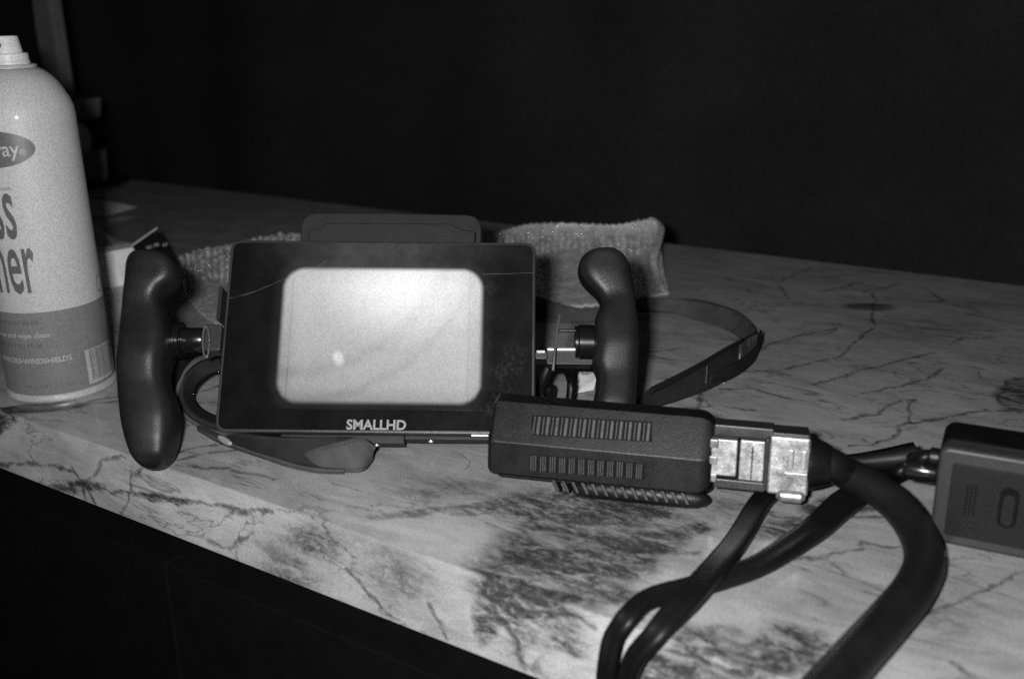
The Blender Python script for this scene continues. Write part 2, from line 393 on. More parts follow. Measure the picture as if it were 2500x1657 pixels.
M_band = mat('grey_label_band', .18, .34, spec=.5, var=.05, coat=.4)
M_ink = mat('dark_grey_ink', .11, .4, var=.06)
M_ink2 = mat('grey_lettering_ink', .105, .4, var=.06)
M_inkw = mat('pale_label_ink', .36, .4, var=.05)
M_tin = mat('tinned_steel_rim', .7, .32, metal=.5, var=.1)
M_paper = mat('white_card', .78, .7, spec=.2, var=.14, vscale=60)
M_slip = mat('pale_matte_sheet', .42, .8, spec=.1, var=.15, vscale=50)
M_blackcard = mat('black_printed_card', .014, .3, spec=.5, var=.2)
M_post = mat('grey_painted_metal', .17, .6, spec=.3, var=.1)
M_print = mat('white_print', .45, .5, var=.02)
M_logo = mat('silver_logo_print', .22, .5, var=.05)
M_clear = mat('clear_vinyl', .10, .3, spec=.6, var=.1, trans=.3)

def webbing(name, col):
    t = NT(name); uv = t.n('ShaderNodeTexCoord').outputs['UV']; s = t.n('ShaderNodeSeparateXYZ'); t.put(s.inputs[0], uv)
    a = t.math('SINE', t.math('MULTIPLY', s.outputs[0], 5200.)); b = t.math('SINE', t.math('MULTIPLY', s.outputs[1], 75.))
    w = t.math('MULTIPLY', a, b)
    e = t.math('ABSOLUTE', t.math('SUBTRACT', s.outputs[1], .5)); st = t.ss(t.math('ABSOLUTE', t.math('SUBTRACT', e, .39)), 0., .035, 1., 0.)
    dash = t.ss(t.math('SINE', t.math('MULTIPLY', s.outputs[0], 2600.)), -.3, .3)
    c = t.math('MULTIPLY_ADD', w, .25, 1.); c = t.math('SUBTRACT', c, t.math('MULTIPLY', t.math('MULTIPLY', st, dash), .6))
    c = t.math('MULTIPLY', t.math('MULTIPLY', c, t.ss(t.noise(t.obj(), 70, 4, .6), .3, .7, .8, 1.2)), col)
    cc = t.n('ShaderNodeCombineColor'); [t.put(cc.inputs[i], c) for i in range(3)]
    t.put(t.b.inputs['Base Color'], cc.outputs[0]); t.b.inputs['Roughness'].default_value = .75
    t.b.inputs['Specular IOR Level'].default_value = .25; t.b.inputs['Sheen Weight'].default_value = .0
    t.bump(t.math('ADD', w, t.math('MULTIPLY', t.noise(t.obj(), 900, 2), .8)), .35, .0004)
    return t.m
M_web = webbing('black_webbing', .018); M_web2 = webbing('grey_webbing', .065); M_webd = webbing('dark_webbing', .010); M_web3 = webbing('mid_grey_webbing', .062)  # same weave in several tones, near black to mid grey

# ---------------------------------------------------------------- structure: counter, floor, wall
counter = empty('counter', 'long veined marble counter with thick mitred front edge over a dark cabinet', 'counter')
X0, X1 = -2.6, 1.4
gx = np.concatenate([np.linspace(X0, -1.52, 20), np.arange(-1.5, -.66, .003), np.arange(-.66, .12, .0014), np.linspace(.122, X1, 30)])
sec = [(BY, -.02), (BY, 0)]+[(y, 0) for y in np.concatenate([np.arange(BY-.002, .62, -.0028), np.arange(.62, FY+.0014, -.0014)])]
sec += [(FY, 0)]
sec += [(FY, z) for z in np.arange(-.0014, AZ+.0012, -.0014)]+[(FY+.0002, AZ+.0003), (FY+.001, AZ), (FY+.02, AZ), (FY+.02, -.02)]
sec = np.array(sec); nr, nc = len(sec), len(gx)
vv = np.zeros((nr, nc, 3)); vv[:, :, 0] = gx[None]; vv[:, :, 1] = sec[:, :1]; vv[:, :, 2] = sec[:, 1:]
idx = np.arange(nr*nc).reshape(nr, nc); qd = np.stack([idx[:-1, :-1], idx[1:, :-1], idx[1:, 1:], idx[:-1, 1:]], -1).reshape(-1, 4)
me = bpy.data.meshes.new('marble_slab'); me.vertices.add(nr*nc); me.vertices.foreach_set('co', vv.ravel())
me.loops.add(len(qd)*4); me.loops.foreach_set('vertex_index', qd.ravel()); me.polygons.add(len(qd))
me.polygons.foreach_set('loop_start', np.arange(0, len(qd)*4, 4)); me.update(calc_edges=True)
me.polygons.foreach_set('use_smooth', np.ones(len(qd), bool))
fx, fy_ = vv[:, :, 0].ravel(), (vv[:, :, 1]+vv[:, :, 2]).ravel()
F3 = np.stack(marble_fields(fx, fy_), -1)
at_ = me.attributes.new('veins', 'FLOAT_VECTOR', 'POINT'); at_.data.foreach_set('vector', F3.astype(np.float32).ravel())
link('marble_slab', me, M_marble, counter, False)
me.set_sharp_from_angle(angle=math.radians(30))
# recessed rail and cabinet fronts below
CYF = FY+.012
box('shadow_rail', (X0, CYF+.014, AZ-.05), (X1, CYF+.03, AZ), M_cab, counter)
seam = fp(408, 1405, CYF)[0]
zt = AZ-.034
xs = [seam-.62*2, seam-.62, seam, seam+.62, seam+1.24]
for a, b in zip(xs[:-1], xs[1:]):
    box('cabinet_door', (a+.0016, CYF, -.8), (b-.0016, CYF+.018, zt), M_cab, counter, .001)
box('cabinet_carcass', (X0, CYF+.032, -.8), (X1, BY-.01, -.021), M_cab, counter)
fl_ = mesh('floor', [(-6, -3, -.9), (4, -3, -.9), (4, 4, -.9), (-6, 4, -.9)], [(0, 1, 2, 3)], M_wall, smooth=False); fl_['kind'] = 'structure'
# backdrop: gently folded dark cloth wall standing behind the counter
vs = []; xs_ = np.linspace(-6, 3.5, 191)
for x in xs_:
    y = 1.50+.012*math.sin(x*9.1)+.008*math.sin(x*21+1)
    vs += [(x, y, -.9), (x, y+.01, 1.8)]
wl = mesh('wall', vs, [(2*i, 2*i+2, 2*i+3, 2*i+1) for i in range(len(xs_)-1)], M_wall); wl['kind'] = 'structure'

# ---------------------------------------------------------------- spray can
KX, KY, KR = -.6304, .3829, .035
can = empty('spray_can', 'white aerosol spray can of glass cleaner at the left edge', 'spray can', Matrix.Translation((KX, KY, 0)))
def cyl_hit(px, py, r=KR):
    d = ray(px, py); ox, oy = -KX, -KY
    a = d[0]**2+d[1]**2; b = 2*(ox*d[0]+oy*d[1]); c = ox*ox+oy*oy-r*r
    disc = max(b*b-4*a*c, 0); t = (-b-math.sqrt(disc))/(2*a); p = CAM+d*t
    return math.atan2(p[1]-KY, p[0]-KX), p[2]
z_band = cyl_hit(51, 765)[1]
print('band z', z_band)
lathe('tin_base', [(.031, 0), (.0345, .0), (.0358, .0012), (.0360, .0030), (.0350, .0046), (.0342, .0052)], M_tin, can, 96)
lathe('body_band', [(.0344, .0050), (.0350, .0062), (.0350, z_band)], M_band, can, 96)
lathe('body', [(.0350, z_band+.00005), (.0350, .186), (.0344, .1915), (.0330, .1958), (.0303, .2012), (.0275, .2062), (.0245, .2098), (.0205, .2133), (.0172, .2152), (.0165, .2153)], M_white, can, 96, 25)
lathe('crimp_ring', [(.0150, .2152), (.0162, .2156), (.0165, .2166), (.0160, .2176), (.0142, .2180), (.0128, .2178)], M_tin, can, 64)
lathe('collar', [(.0128, .2178), (.0128, .2196), (.0124, .2200), (.0122, .2240), (.0118, .2246), (.0094, .2247)], M_capw, can, 64)
cap = lathe('nozzle_button', [(.0094, .2247), (.0079, .2340), (.0074, .2349), (.0060, .2352)], M_capw, can, 48)
phi0, zz0 = cyl_hit(-4, 110, .0086)
nd = Vector((math.cos(phi0), math.sin(phi0), 0))
cyl('nozzle_hole', nd*.0070+Vector((0, 0, .2296)), nd*.0088+Vector((0, 0, .2296)), [(0, .0017), (1, .0017)], M_ink, cap, 20)
def wrap(me, phi, z, rr, right=True):
    """bend a flat x/y mesh onto the can, its right (or left) end at angle phi, baseline z"""
    w0 = max(v.co.x for v in me.vertices)
    for v in me.vertices:
        a = phi+((v.co.x-w0) if right else v.co.x)/KR
        v.co = Vector((rr*math.cos(a), rr*math.sin(a), z+v.co.y))
def can_text(body, px, py, py_top, wfrac, m, bold=.0, name='label_text', space=1., full=None):
    """right end of the baseline at px,py; wfrac = width of the whole word in metres"""
    phi, z = cyl_hit(px, py); _, z2 = cyl_hit(px, py_top)
    me = text_mesh(body, z2-z, 1., bold, space=space)
    w0 = max(v.co.x for v in me.vertices)
    for v in me.vertices: v.co.x *= wfrac/w0
    bm = bmesh.new(); bm.from_mesh(me)
    bmesh.ops.triangulate(bm, faces=bm.faces)
    bmesh.ops.subdivide_edges(bm, edges=[e for e in bm.edges if e.calc_length() > .003], cuts=2); bm.to_mesh(me); bm.free()
    wrap(me, phi, z, KR+.00022)
    return link(name, me, m, can, False)
# oval logo
pe, ze = cyl_hit(88, 372); _, zt1 = cyl_hit(2, 319); _, zb1 = cyl_hit(2, 412)
aw = .0290; ah = (zt1-zb1)/2*1.0; zc = (zt1+zb1)/2
vs = []; N1 = 64; rings = 10
for j in range(rings+1):
    for i in range(N1):
        t = 2*math.pi*i/N1; x = aw*j/rings*math.cos(t); y = ah*j/rings*math.sin(t)
        a = pe+(x-aw)/KR; r = KR+.00014; vs.append((r*math.cos(a), r*math.sin(a), zc+y))
fs = [(j*N1+i, j*N1+(i+1) % N1, (j+1)*N1+(i+1) % N1, (j+1)*N1+i) for j in range(rings) for i in range(N1)]
mesh('logo_oval', vs, fs, M_ink, can)
can_text('Sprayway', 49, 380, 344, .0435, M_inkw, .012, 'logo_text')
can_text('®', 64, 378, 364, .0038, M_inkw, .0, 'logo_text')
can_text('No. 050', 27, 465, 456, .0130, M_ink, .0)
def can_big(body, right_px, base_py, top_py, w):      # tall condensed lettering: height set by x-height
    phi, z = cyl_hit(right_px, base_py); _, z2 = cyl_hit(right_px, top_py); hx = z2-z
    can_text(body, right_px, base_py, base_py-(base_py-top_py)*1.58, w, M_ink2, .011, 'label_text', 1.0)
can_big('Glass', 46, 580, 476, .0430)
can_big('Cleaner', 97, 711, 608, .0640)
can_text('AMMONIA FREE', 94, 793, 783, .0340, M_ink, .012)
can_text('Streak free and wipe clean', 122, 822, 810, .0520, M_inkw, .014)
can_text('LEAVES NO FILM', 104, 848, 838, .0360, M_ink, .012)
can_text('MIRRORS•WINDSHIELDS', 176, 877, 864, .0520, M_inkw, .02)
can_text('NET WT 19 OZ', 190, 935, 928, .0340, M_ink, .0)
# barcode patch
pa, za = cyl_hit(206, 856); pb, zb = cyl_hit(218, 938); pc_, _ = cyl_hit(277, 880)
ca0, ca1 = pa, pa+.0245/KR; ztop, zbot = za, zb
def patch(name, a0, a1, z0, z1, r, m, parent, n=14):
    vs = [(r*math.cos(a), r*math.sin(a), z) for a in np.linspace(a0, a1, n) for z in (z0, z1)]
    return mesh(name, vs, [(2*i, 2*i+2, 2*i+3, 2*i+1) for i in range(n-1)], m, parent)
bc = patch('barcode', ca0, ca1, zbot, ztop, KR+.00014, M_inkw, can)
x = .0030
vs = []; fs = []
while x < .0230:
    wv = random.choice((.00025, .00025, .0005, .0007)); a0 = ca0+x/KR; a1 = ca0+(x+wv)/KR; r = KR+.00024; b = len(vs)
    z0_, z1_ = zbot+.0022, ztop-.0006
    vs += [(r*math.cos(a0), r*math.sin(a0), z0_), (r*math.cos(a1), r*math.sin(a1), z0_), (r*math.cos(a1), r*math.sin(a1), z1_), (r*math.cos(a0), r*math.sin(a0), z1_)]
    fs.append((b, b+1, b+2, b+3)); x += wv+random.choice((.0003, .0004, .0006))
mesh('barcode_bars', vs, fs, M_ink, bc)
# small round seal near the right edge, above the band
ps, zs = cyl_hit(241, 690)
vs = []; fs = []
for i in range(40):
    t = 2*math.pi*i/40
    for rr in (.0042, .0048): a = ps+rr*math.cos(t)/KR; vs.append(((KR+.0002)*math.cos(a), (KR+.0002)*math.sin(a), zs+rr*1.25*math.sin(t)))
fs = [(2*i, 2*((i+1) % 40), 2*((i+1) % 40)+1, 2*i+1) for i in range(40)]
mesh('round_seal', vs, fs, M_ink, can)

# ---------------------------------------------------------------- monitor rig frame
a_, b_, c_ = math.radians(33.281), math.radians(-33.8131), math.radians(1.6111)
MM = Matrix.Translation((-.3775, .4315, .0645))@Matrix.Rotation(a_, 4, 'Z')@Matrix.Rotation(b_, 4, 'X')@Matrix.Rotation(c_, 4, 'Y')
MI = MM.inverted()
def mp(px, py, yb=0.):          # point seen at a pixel, on the rig's plane local y = yb
    o = MI@Vector(CAM); d = (MI.to_3x3())@Vector(ray(px, py)); return o+d*((yb-o.y)/d.y)
def m2(px, py, yb=0.): v = mp(px, py, yb); return (v.x, v.z)
mon = empty('field_monitor', 'black field monitor with lit screen and two rubber hand grips, leaning back', 'monitor', MM)
W2, H2 = .0925, .059
case = prism('case', rrect(-W2, W2, -H2, H2, .0058), 0, .022, M_body, mon, .0011, 3)
prism('rear_shell', rrect(-W2+.006, W2-.006, -H2+.006, H2-.006, .006), .0222, .030, M_body, mon, .002)
# glass with dust, scratches, smudges and a painted glow over the screen
def dust_glow_colour(t):
    o = t.obj()
    P = t.vm('MULTIPLY', o, (1, 0, 1))
    Q = t.vm('ADD', P, t.vm('SCALE', t.vm('SUBTRACT', t.noise(P, 60, 2, .5, out=1), (.5, .5, .5)), sc=.0012))
    def q(*p): return [(mp(*a).x, 0, mp(*a).z) for a in p]
    sc = t.polydist(Q, [q((528, 733), (575, 727), (628, 710), (700, 680), (770, 655), (800, 635)), q((1178, 670), (1240, 669), (1304, 667))])
    s1 = t.math('MULTIPLY', t.ss(sc, 0., .00045, 1., 0.), t.ss(t.noise(P, 90, 2, .5), .3, .6, .2, 1.))
    def blob(p, r, ax=1., az=1.):
        c = mp(*p); d = t.vm('MULTIPLY', t.vm('SUBTRACT', Q, (c.x, 0, c.z)), (ax, 0, az)); return t.ss(t.vm('LENGTH', d, out=1), 0., r, 1., 0.)
    sm = None
    for b in (((1225, 905), .010, .8, 1.3), ((1185, 835), .005), ((1195, 1000), .008), ((1200, 705), .006), ((1255, 880), .014), ((1230, 960), .012), ((1270, 1000), .010)):
        d = blob(*b); sm = d if sm is None else t.math('ADD', sm, d)
    sm = t.math('MULTIPLY', sm, t.ss(t.noise(P, 420, 5, .75), .42, .75))
    s = t.n('ShaderNodeSeparateXYZ'); t.put(s.inputs[0], P)
    haze = t.ss(s.outputs[0], -.09, .09, .35, 1.)
    top = blob((930, 610), .070, .75, 1.9)  # veiling glow above the lit picture, put into the glass colour
    dust = t.ss(t.noise(P, 1500, 2, .5), .66, .78)
    c = t.math('MULTIPLY_ADD', s1, .055, .004); c = t.math('MULTIPLY_ADD', sm, .035, c); c = t.math('MULTIPLY_ADD', haze, .006, c)
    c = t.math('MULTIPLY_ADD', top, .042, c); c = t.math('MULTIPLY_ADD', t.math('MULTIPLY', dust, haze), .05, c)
    c = t.math('MULTIPLY', c, t.ss(t.noise(P, 35, 5, .7), .25, .75, .6, 1.4))
    return c
def glass():
    t = NT('black_glass_dust_glow'); c = dust_glow_colour(t)
    cc = t.n('ShaderNodeCombineColor'); [t.put(cc.inputs[i], c) for i in range(3)]
    t.put(t.b.inputs['Base Color'], cc.outputs[0]); t.b.inputs['Roughness'].default_value = .10
    return t.m
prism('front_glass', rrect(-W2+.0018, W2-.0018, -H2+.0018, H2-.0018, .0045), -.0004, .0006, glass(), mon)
pT, pB, pL, pR = m2(940, 656), m2(930, 986), m2(682, 840), m2(1177, 840)
cx0 = (pL[0]+pR[0])/2; cz0 = (pT[1]+pB[1])/2
M_scr = emission_screen((cx0, cz0), (pR[0]-pL[0])/2, (pT[1]-pB[1])/2)
print('screen', cx0, cz0, pR[0]-pL[0], pT[1]-pB[1])
a0 = m2(612, 622); a1 = m2(1245, 1003)
prism('screen', rrect(a0[0], a1[0], a1[1], a0[1], .001, 2), -.00055, -.00045, M_scr, mon)
lo = m2(845, 1047, -.001); hi = m2(992, 1022, -.001)
flat_text('logo_text', 'SMALLHD', .0056, M_logo, mon, (lo[0], -.0006, lo[1]), (1, 0, 0), (0, 0, 1), (0, -1, 0), width=hi[0]-lo[0], bold=.028)
# lower rail and strips seen under the bottom edge
r0 = m2(690, 1070, .012)[0]; r1 = m2(990, 1070, .012)[0]; r2 = m2(1195, 1070, .012)[0]
box('lower_rail', (r0, .006, -H2-.0048), (r1, .020, -H2+.0002), M_grey, mon, .0006)
box('lower_rail', (r1+.0002, .006, -H2-.0022), (r2+.06, .020, -H2+.0002), M_grey, mon, .0005)
s0 = m2(1151, 1055)[0]; s1 = m2(1192, 1055)[0]
box('metal_strip', (s0, .0006, -H2-.0007), (s1, .004, -H2+.0003), M_steel2, mon, .0002)
for px in (920, 1052): c = m2(px, 1072, .010); cyl('screw', (c[0], .0105, -H2-.0045 if px < 1000 else -H2-.002), (c[0], .0105, -H2-.0055 if px < 1000 else -H2-.003), [(0, .0016), (1, .0014)], M_steel2, mon, 16)
# rear module: battery and plate showing above the top edge
def poly(pts, yb): return [m2(x, y, yb) for x, y in pts]
yb = .0405
up = poly([(736, 592), (735, 551), (742, 533), (757, 522), (775, 519), (955, 520), (1140, 524), (1160, 529), (1172, 541), (1176, 560), (1176, 592)], yb)
btm = -.035
prism('rear_module', [(up[0][0], btm)]+up[1:-1]+[(up[-1][0], btm)], .040, .060, M_grey, mon, .0012)
yb = .0305
lip = poly([(752, 592), (753, 560), (776, 557), (797, 544), (1100, 546), (1128, 560), (1160, 565), (1160, 592)], yb)
prism('battery_plate', [(lip[0][0], btm+.01)]+lip[1:-1]+[(lip[-1][0], btm+.01)], .0302, .040, M_grey, mon, .001)

# grips
def grip(levels, yc, depth, name, flat_top):
    g = []
    NV = 40
    Ys = np.array([l[0] for l in levels]); XL = np.array([l[1] for l in levels]); XR = np.array([l[2] for l in levels])
    rows = []
    d = np.interp
    ts = .5-.5*np.cos(np.linspace(0, math.pi, 64))*1.0
    t_l = np.concatenate([[0], np.cumsum(np.hypot(np.diff(Ys), np.maximum(abs(np.diff(XL)), abs(np.diff(XR)))*.6))]); t_l /= t_l[-1]
    def cr(t, arr):
        i = min(np.searchsorted(t_l, t, side='right')-1, len(arr)-2); i = max(i, 0)
        u = (t-t_l[i])/(t_l[i+1]-t_l[i])
        def sl(k):
            if k <= 0 or k >= len(arr)-1: kk = min(max(k, 0), len(arr)-1); j = 0 if kk == 0 else len(arr)-2; return (arr[j+1]-arr[j])/(t_l[j+1]-t_l[j])
            return (arr[k+1]-arr[k-1])/(t_l[k+1]-t_l[k-1])
        h = t_l[i+1]-t_l[i]; m0, m1 = sl(i)*h, sl(i+1)*h
        return (2*u**3-3*u**2+1)*arr[i]+(u**3-2*u**2+u)*m0+(-2*u**3+3*u**2)*arr[i+1]+(u**3-u**2)*m1
    vs = []
    for t in ts:
        y, xl, xr = cr(t, Ys), cr(t, XL), cr(t, XR)
        a = mp(xl, y, yc); b = mp(xr, y, yc); cxm = (a+b)/2; hw = (b-a).length/2*.93
        dd = float(np.interp(t, *zip(*depth))); e = 3.5
        ax = (b-a).normalized() if hw > 1e-6 else Vector((1, 0, 0))
        for i in range(NV):
            th = 2*math.pi*i/NV; ct, st = math.cos(th), math.sin(th)
            u = hw*math.copysign(abs(ct)**(2/e), ct); v = dd*math.copysign(abs(st)**(2/e), st)
            vs.append(cxm+ax*u+Vector((0, -v, 0)))
    n = len(ts)
    fs = [(j*NV+i, j*NV+(i+1) % NV, (j+1)*NV+(i+1) % NV, (j+1)*NV+i) for j in range(n-1) for i in range(NV)]
    fs += [tuple(range(NV-1, -1, -1)), tuple(range((n-1)*NV, n*NV))]
    return mesh(name, vs, fs, M_rubber, mon)
LG = [(620, 352, 392), (622, 338, 405), (628, 325, 418), (638, 316, 432), (652, 311, 441), (668, 309, 444), (684, 308, 440), (697, 307, 430), (710, 306, 411), (722, 305, 400), (738, 303, 397),
      (755, 301, 404), (775, 299, 412), (800, 297, 417), (830, 295, 419), (860, 293, 418), (885, 291, 414), (915, 291, 412), (945, 292, 418), (975, 294, 431), (1000, 297, 437), (1030, 301, 438),
      (1062, 308, 435), (1090, 316, 430), (1115, 326, 422), (1130, 337, 412), (1140, 349, 401), (1145, 362, 386)]
gl = grip(LG, -.008, [(0, .0045), (.008, .0080), (.02, .0106), (.035, .0120), (.07, .0128), (.16, .0126), (.28, .0108), (.40, .0140), (.50, .0158), (.62, .0140), (.76, .0158), (.86, .0150), (.93, .0125), (.975, .0085), (1, .003)], 'hand_grip', True)
RG = [(619, 1478, 1492), (620, 1452, 1502), (624, 1432, 1514), (632, 1418, 1526), (645, 1409, 1536), (660, 1406, 1543), (678, 1410, 1546), (694, 1420, 1549), (708, 1434, 1551), (722, 1450, 1552), (738, 1461, 1553),
      (754, 1461, 1555), (772, 1451, 1557), (795, 1448, 1560), (825, 1449, 1562), (850, 1448, 1562), (872, 1443, 1560), (895, 1443, 1559), (915, 1452, 1558), (940, 1452, 1556), (970, 1447, 1554), (1000, 1443, 1553),
      (1040, 1446, 1548), (1070, 1452, 1542), (1090, 1462, 1530), (1098, 1475, 1515), (1101, 1488, 1500)]
gr = grip(RG, -.006, [(0, .0045), (.008, .0080), (.02, .0106), (.035, .0120), (.07, .0128), (.16, .0126), (.28, .0108), (.40, .0140), (.50, .0158), (.62, .0140), (.76, .0158), (.86, .0150), (.93, .0125), (.975, .0085), (1, .003)], 'hand_grip', True)
# grip mounts: collar ring, hub, bracket
def ucyl(name, pxa, pxb, pyc, r, m, parent, prof=None, yb=0., n=40):
    a = mp(pxa, pyc, yb); b = mp(pxb, pyc, yb); b.z = a.z
    return cyl(name, a, b, prof or [(0, r*.92), (.06, r), (.94, r), (1, r*.92)], m, parent, n)
def grooved(r, k=5):
    p = [(0, r*.9)]
    for i in range(k): a = i/k; p += [(a+.03, r), (a+.7/k, r), (a+.75/k, r*.9), (a+.95/k, r*.9)]
    return p+[(1, r*.88)]
Y0 = .004
ucyl('collar', 398, 428, 829, .0098, M_metal_blk, mon, yb=Y0)
ucyl('collar_ring', 428.5, 447, 829, .0104, M_metal_blk, mon, [(0, .0095), (.2, .0104), (.5, .0104), (.55, .0098), (.65, .0098), (.7, .0104), (.9, .0104), (1, .0096)], yb=Y0)
ax = ucyl('axle', 447.5, 500, 829, .0070, M_metal_blk, mon, [(0, .0068), (.1, .0072), (.9, .0072), (1, .0066)], yb=Y0)
a = m2(500.5, 861, Y0); b = m2(548, 797, Y0)
prism('bracket', rrect(a[0], b[0], a[1], b[1], .0016, 3), -.001, .012, M_body, mon, .0008)
a = m2(536, 790, .02); b = m2(556, 708, .02)
prism('side_block', rrect(a[0], b[0]-.001, a[1], b[1], .0012, 3), .012, .028, M_body, mon, .0008)
# right side
ucyl('collar', 1411, 1450, 836, .0108, M_metal_blk, mon, yb=Y0)
ucyl('collar_ring', 1403, 1410.5, 836, .0100, M_metal_blk, mon, yb=Y0)
for (xa, xb, yy, rr) in ((1362, 1406, 807, .0010), (1337, 1406, 853, .0013)):
    p0 = mp(xa, yy, Y0); p1 = mp(xb, yy, Y0); p0.z = p1.z
    cyl('bracket_rod', p0, p1, [(0, rr), (1, rr)], M_steel2 if yy > 830 else M_metal_blk, mon, 14)
a = m2(1306, 880, Y0); b = m2(1336, 862, Y0)
prism('side_bracket', rrect(a[0], b[0], a[1], b[1], .001, 2), .000, .014, M_body, mon, .0005)
a = m2(1334, 892, Y0+.004); b = m2(1446, 858, Y0+.004)
prism('lower_bracket', rrect(a[0], b[0], a[1], b[1], .001, 2), .0045, .016, M_body, mon, .0005)
a = m2(1310, 866, Y0); b = m2(1330, 861, Y0)
prism('bracket_edge', rrect(a[0], b[0], a[1], b[1], .0004, 2), -.0012, .000, M_steel2, mon)

# ---------------------------------------------------------------- straps
strap = empty('neck_strap', 'dark woven strap looped out to the right of the monitor on the marble', 'strap')
U = lambda pts: [gp(*p) for p in pts]
# far run: from behind the right grip out to the fold
ribbon('webbing', U([(1250, 716, .014), (1308, 724, .014), (1366, 741, .014), (1440, 752, .014), (1556, 736, .014), (1640, 727, .014), (1720, 735, .013), (1795, 757, .013), (1832, 786, .013), (1846, 812, .012)]),
       U([(1250, 784, .002), (1308, 784, .002), (1366, 786, .002), (1440, 788, .002), (1556, 762, .002), (1640, 766, .001), (1720, 786, .001), (1775, 806, .001), (1800, 822, .001), (1812, 834, .001)]), M_web3, strap)
# near run: from the fold back down to the brick
ribbon('webbing', U([(1846, 808, .014), (1815, 826, .015), (1768, 852, .016), (1710, 888, .016), (1640, 925, .015), (1590, 948, .014), (1540, 985, .012)]),
       U([(1850, 866, .0006), (1828, 892, .0006), (1784, 922, .0006), (1728, 952, .0006), (1655, 978, .0006), (1602, 996, .0006), (1545, 1032, .0006)]), M_web, strap)
ribbon('edge_binding', U([(1812, 827, .0165), (1766, 851, .0165), (1708, 886, .0165), (1638, 923, .0155), (1585, 949, .0145)]),
       U([(1815, 834, .0150), (1768, 860, .0150), (1711, 896, .0150), (1641, 934, .0140), (1588, 960, .0130)]), M_webd, strap, .0022)
ribbon('folded_end', U([(1858, 806, .015), (1850, 842, .014), (1800, 884, .012), (1735, 915, .010)]),
       U([(1852, 858, .0005), (1838, 884, .0003), (1795, 918, .0003), (1724, 948, .0003)]), M_webd, strap, .0018)
sl = empty('slider', None, None); del sl['label'], sl['category']
bpy.data.objects.remove(sl)
ribbon('clear_keeper', U([(1852, 814, .0168), (1830, 824, .0172), (1808, 842, .0172)]), U([(1846, 848, .0070), (1828, 864, .0066), (1804, 882, .0062)]), M_clear, strap, .0012)
for p, q in (((1808, 843, .0185), (1801, 882, .005)), ((1830, 826, .0185), (1826, 866, .005)), ((1848, 818, .018), (1846, 846, .006)), ((1727, 893, .0178), (1722, 946, .0015))):
    a = gp(*p); b = gp(*q); cyl('stitch_bar', a, b, [(0, .0006), (1, .0006)], M_clear, strap, 8)
# left loops
ls = empty('wrist_strap', 'dark padded wrist strap curling out between left grip and monitor and under its bottom edge', 'strap')
ribbon('webbing', U([(535, 868, .030), (478, 884, .032), (446, 925, .026), (440, 970, .018), (462, 1010, .012), (505, 1035, .008), (555, 1050, .006)]),
       U([(540, 905, .022), (505, 915, .022), (478, 940, .016), (470, 972, .008), (490, 1000, .004), (525, 1018, .002), (565, 1030, .001)]), M_web, ls, .003)
ribbon('edge_binding', U([(532, 862, .034), (476, 878, .036), (440, 922, .028), (430, 970, .018), (448, 1012, .010), (498, 1046, .004), (552, 1062, .002)]),
       U([(534, 868, .033), (479, 885, .035), (446, 925, .027), (437, 968, .017), (455, 1005, .009), (503, 1037, .003), (556, 1053, .001)]), M_web2, ls, .002)
ribbon('lining', U([(430, 880, .030), (420, 920, .026), (425, 960, .018), (440, 1000, .010)]), U([(470, 870, .028), (440, 920, .022), (440, 965, .014), (452, 1005, .006)]), M_webd, ls, .002)
# wide pad poking out below the monitor
ribbon('pad', U([(555, 1052, .014), (640, 1064, .016), (740, 1068, .017), (830, 1066, .017), (895, 1072, .016), (914, 1090, .012)]),
       U([(560, 1084, .001), (640, 1114, .0008), (712, 1135, .0006), (790, 1149, .0006), (860, 1150, .0006), (900, 1128, .001)]), M_web, ls, .0026)
ribbon('pad_end', U([(722, 1118, .004), (770, 1094, .0125), (830, 1078, .0172), (880, 1068, .0175), (917, 1092, .014)]), U([(726, 1126, .002), (790, 1144, .0016), (850, 1152, .0008), (885, 1150, .0006), (905, 1128, .0008)]), M_web3, ls, .002)  # lit tip of the pad: light put in as paler webbing
ribbon('edge_binding', U([(484, 1044, .004), (530, 1068, .004), (570, 1084, .004), (650, 1111, .0035), (712, 1131, .003), (780, 1144, .003), (840, 1146, .003)]),
       U([(486, 1050, .0005), (532, 1076, .0005), (572, 1092, .0005), (650, 1119, .0005), (712, 1139, .0005), (780, 1152, .0005), (842, 1154, .0005)]), M_web2, ls, .002)
cyl('wire_clip', gp(536, 1066, .006), gp(562, 1082, .006), [(0, .0012), (.2, .0019), (.8, .0019), (1, .0012)], M_steel2, ls, 14)
cyl('wire_clip', gp(484, 1042, .005), gp(536, 1066, .006), [(0, .0012), (.1, .0016), (1, .0016)], M_darksteel, ls, 14)

# clear tie loops round the brackets, cords hanging behind the brick
def loopcord(name, c, rx, rz, r, m, parent, seg=26, tilt=0., ydep=0.):
    P = [mp(c[0]+rx*math.cos(2*math.pi*i/seg)+tilt*math.sin(2*math.pi*i/seg), c[1]+rz*math.sin(2*math.pi*i/seg), ydep) for i in range(seg+1)]
    return sweep(name, [np.array(p) for p in P], circ(r, 8), m, parent, up=(0, 1, 0.01), k=2)
loopcord('clear_tie', (503, 834), 8, 38, .0007, M_clear, mon, ydep=-.004)
cord = empty('lanyard_cord', 'thin black cords hanging between the monitor side and right grip', 'cord')
sweep('cord', [MM@mp(1367, 764, .0), MM@mp(1361, 800, -.003), MM@mp(1354, 860, -.004), MM@mp(1350, 905, -.003)], [(-.0009, 0), (-.0006, .0004), (.0006, .0004), (.0009, 0), (.0006, -.0004), (-.0006, -.0004)], M_clear, cord)
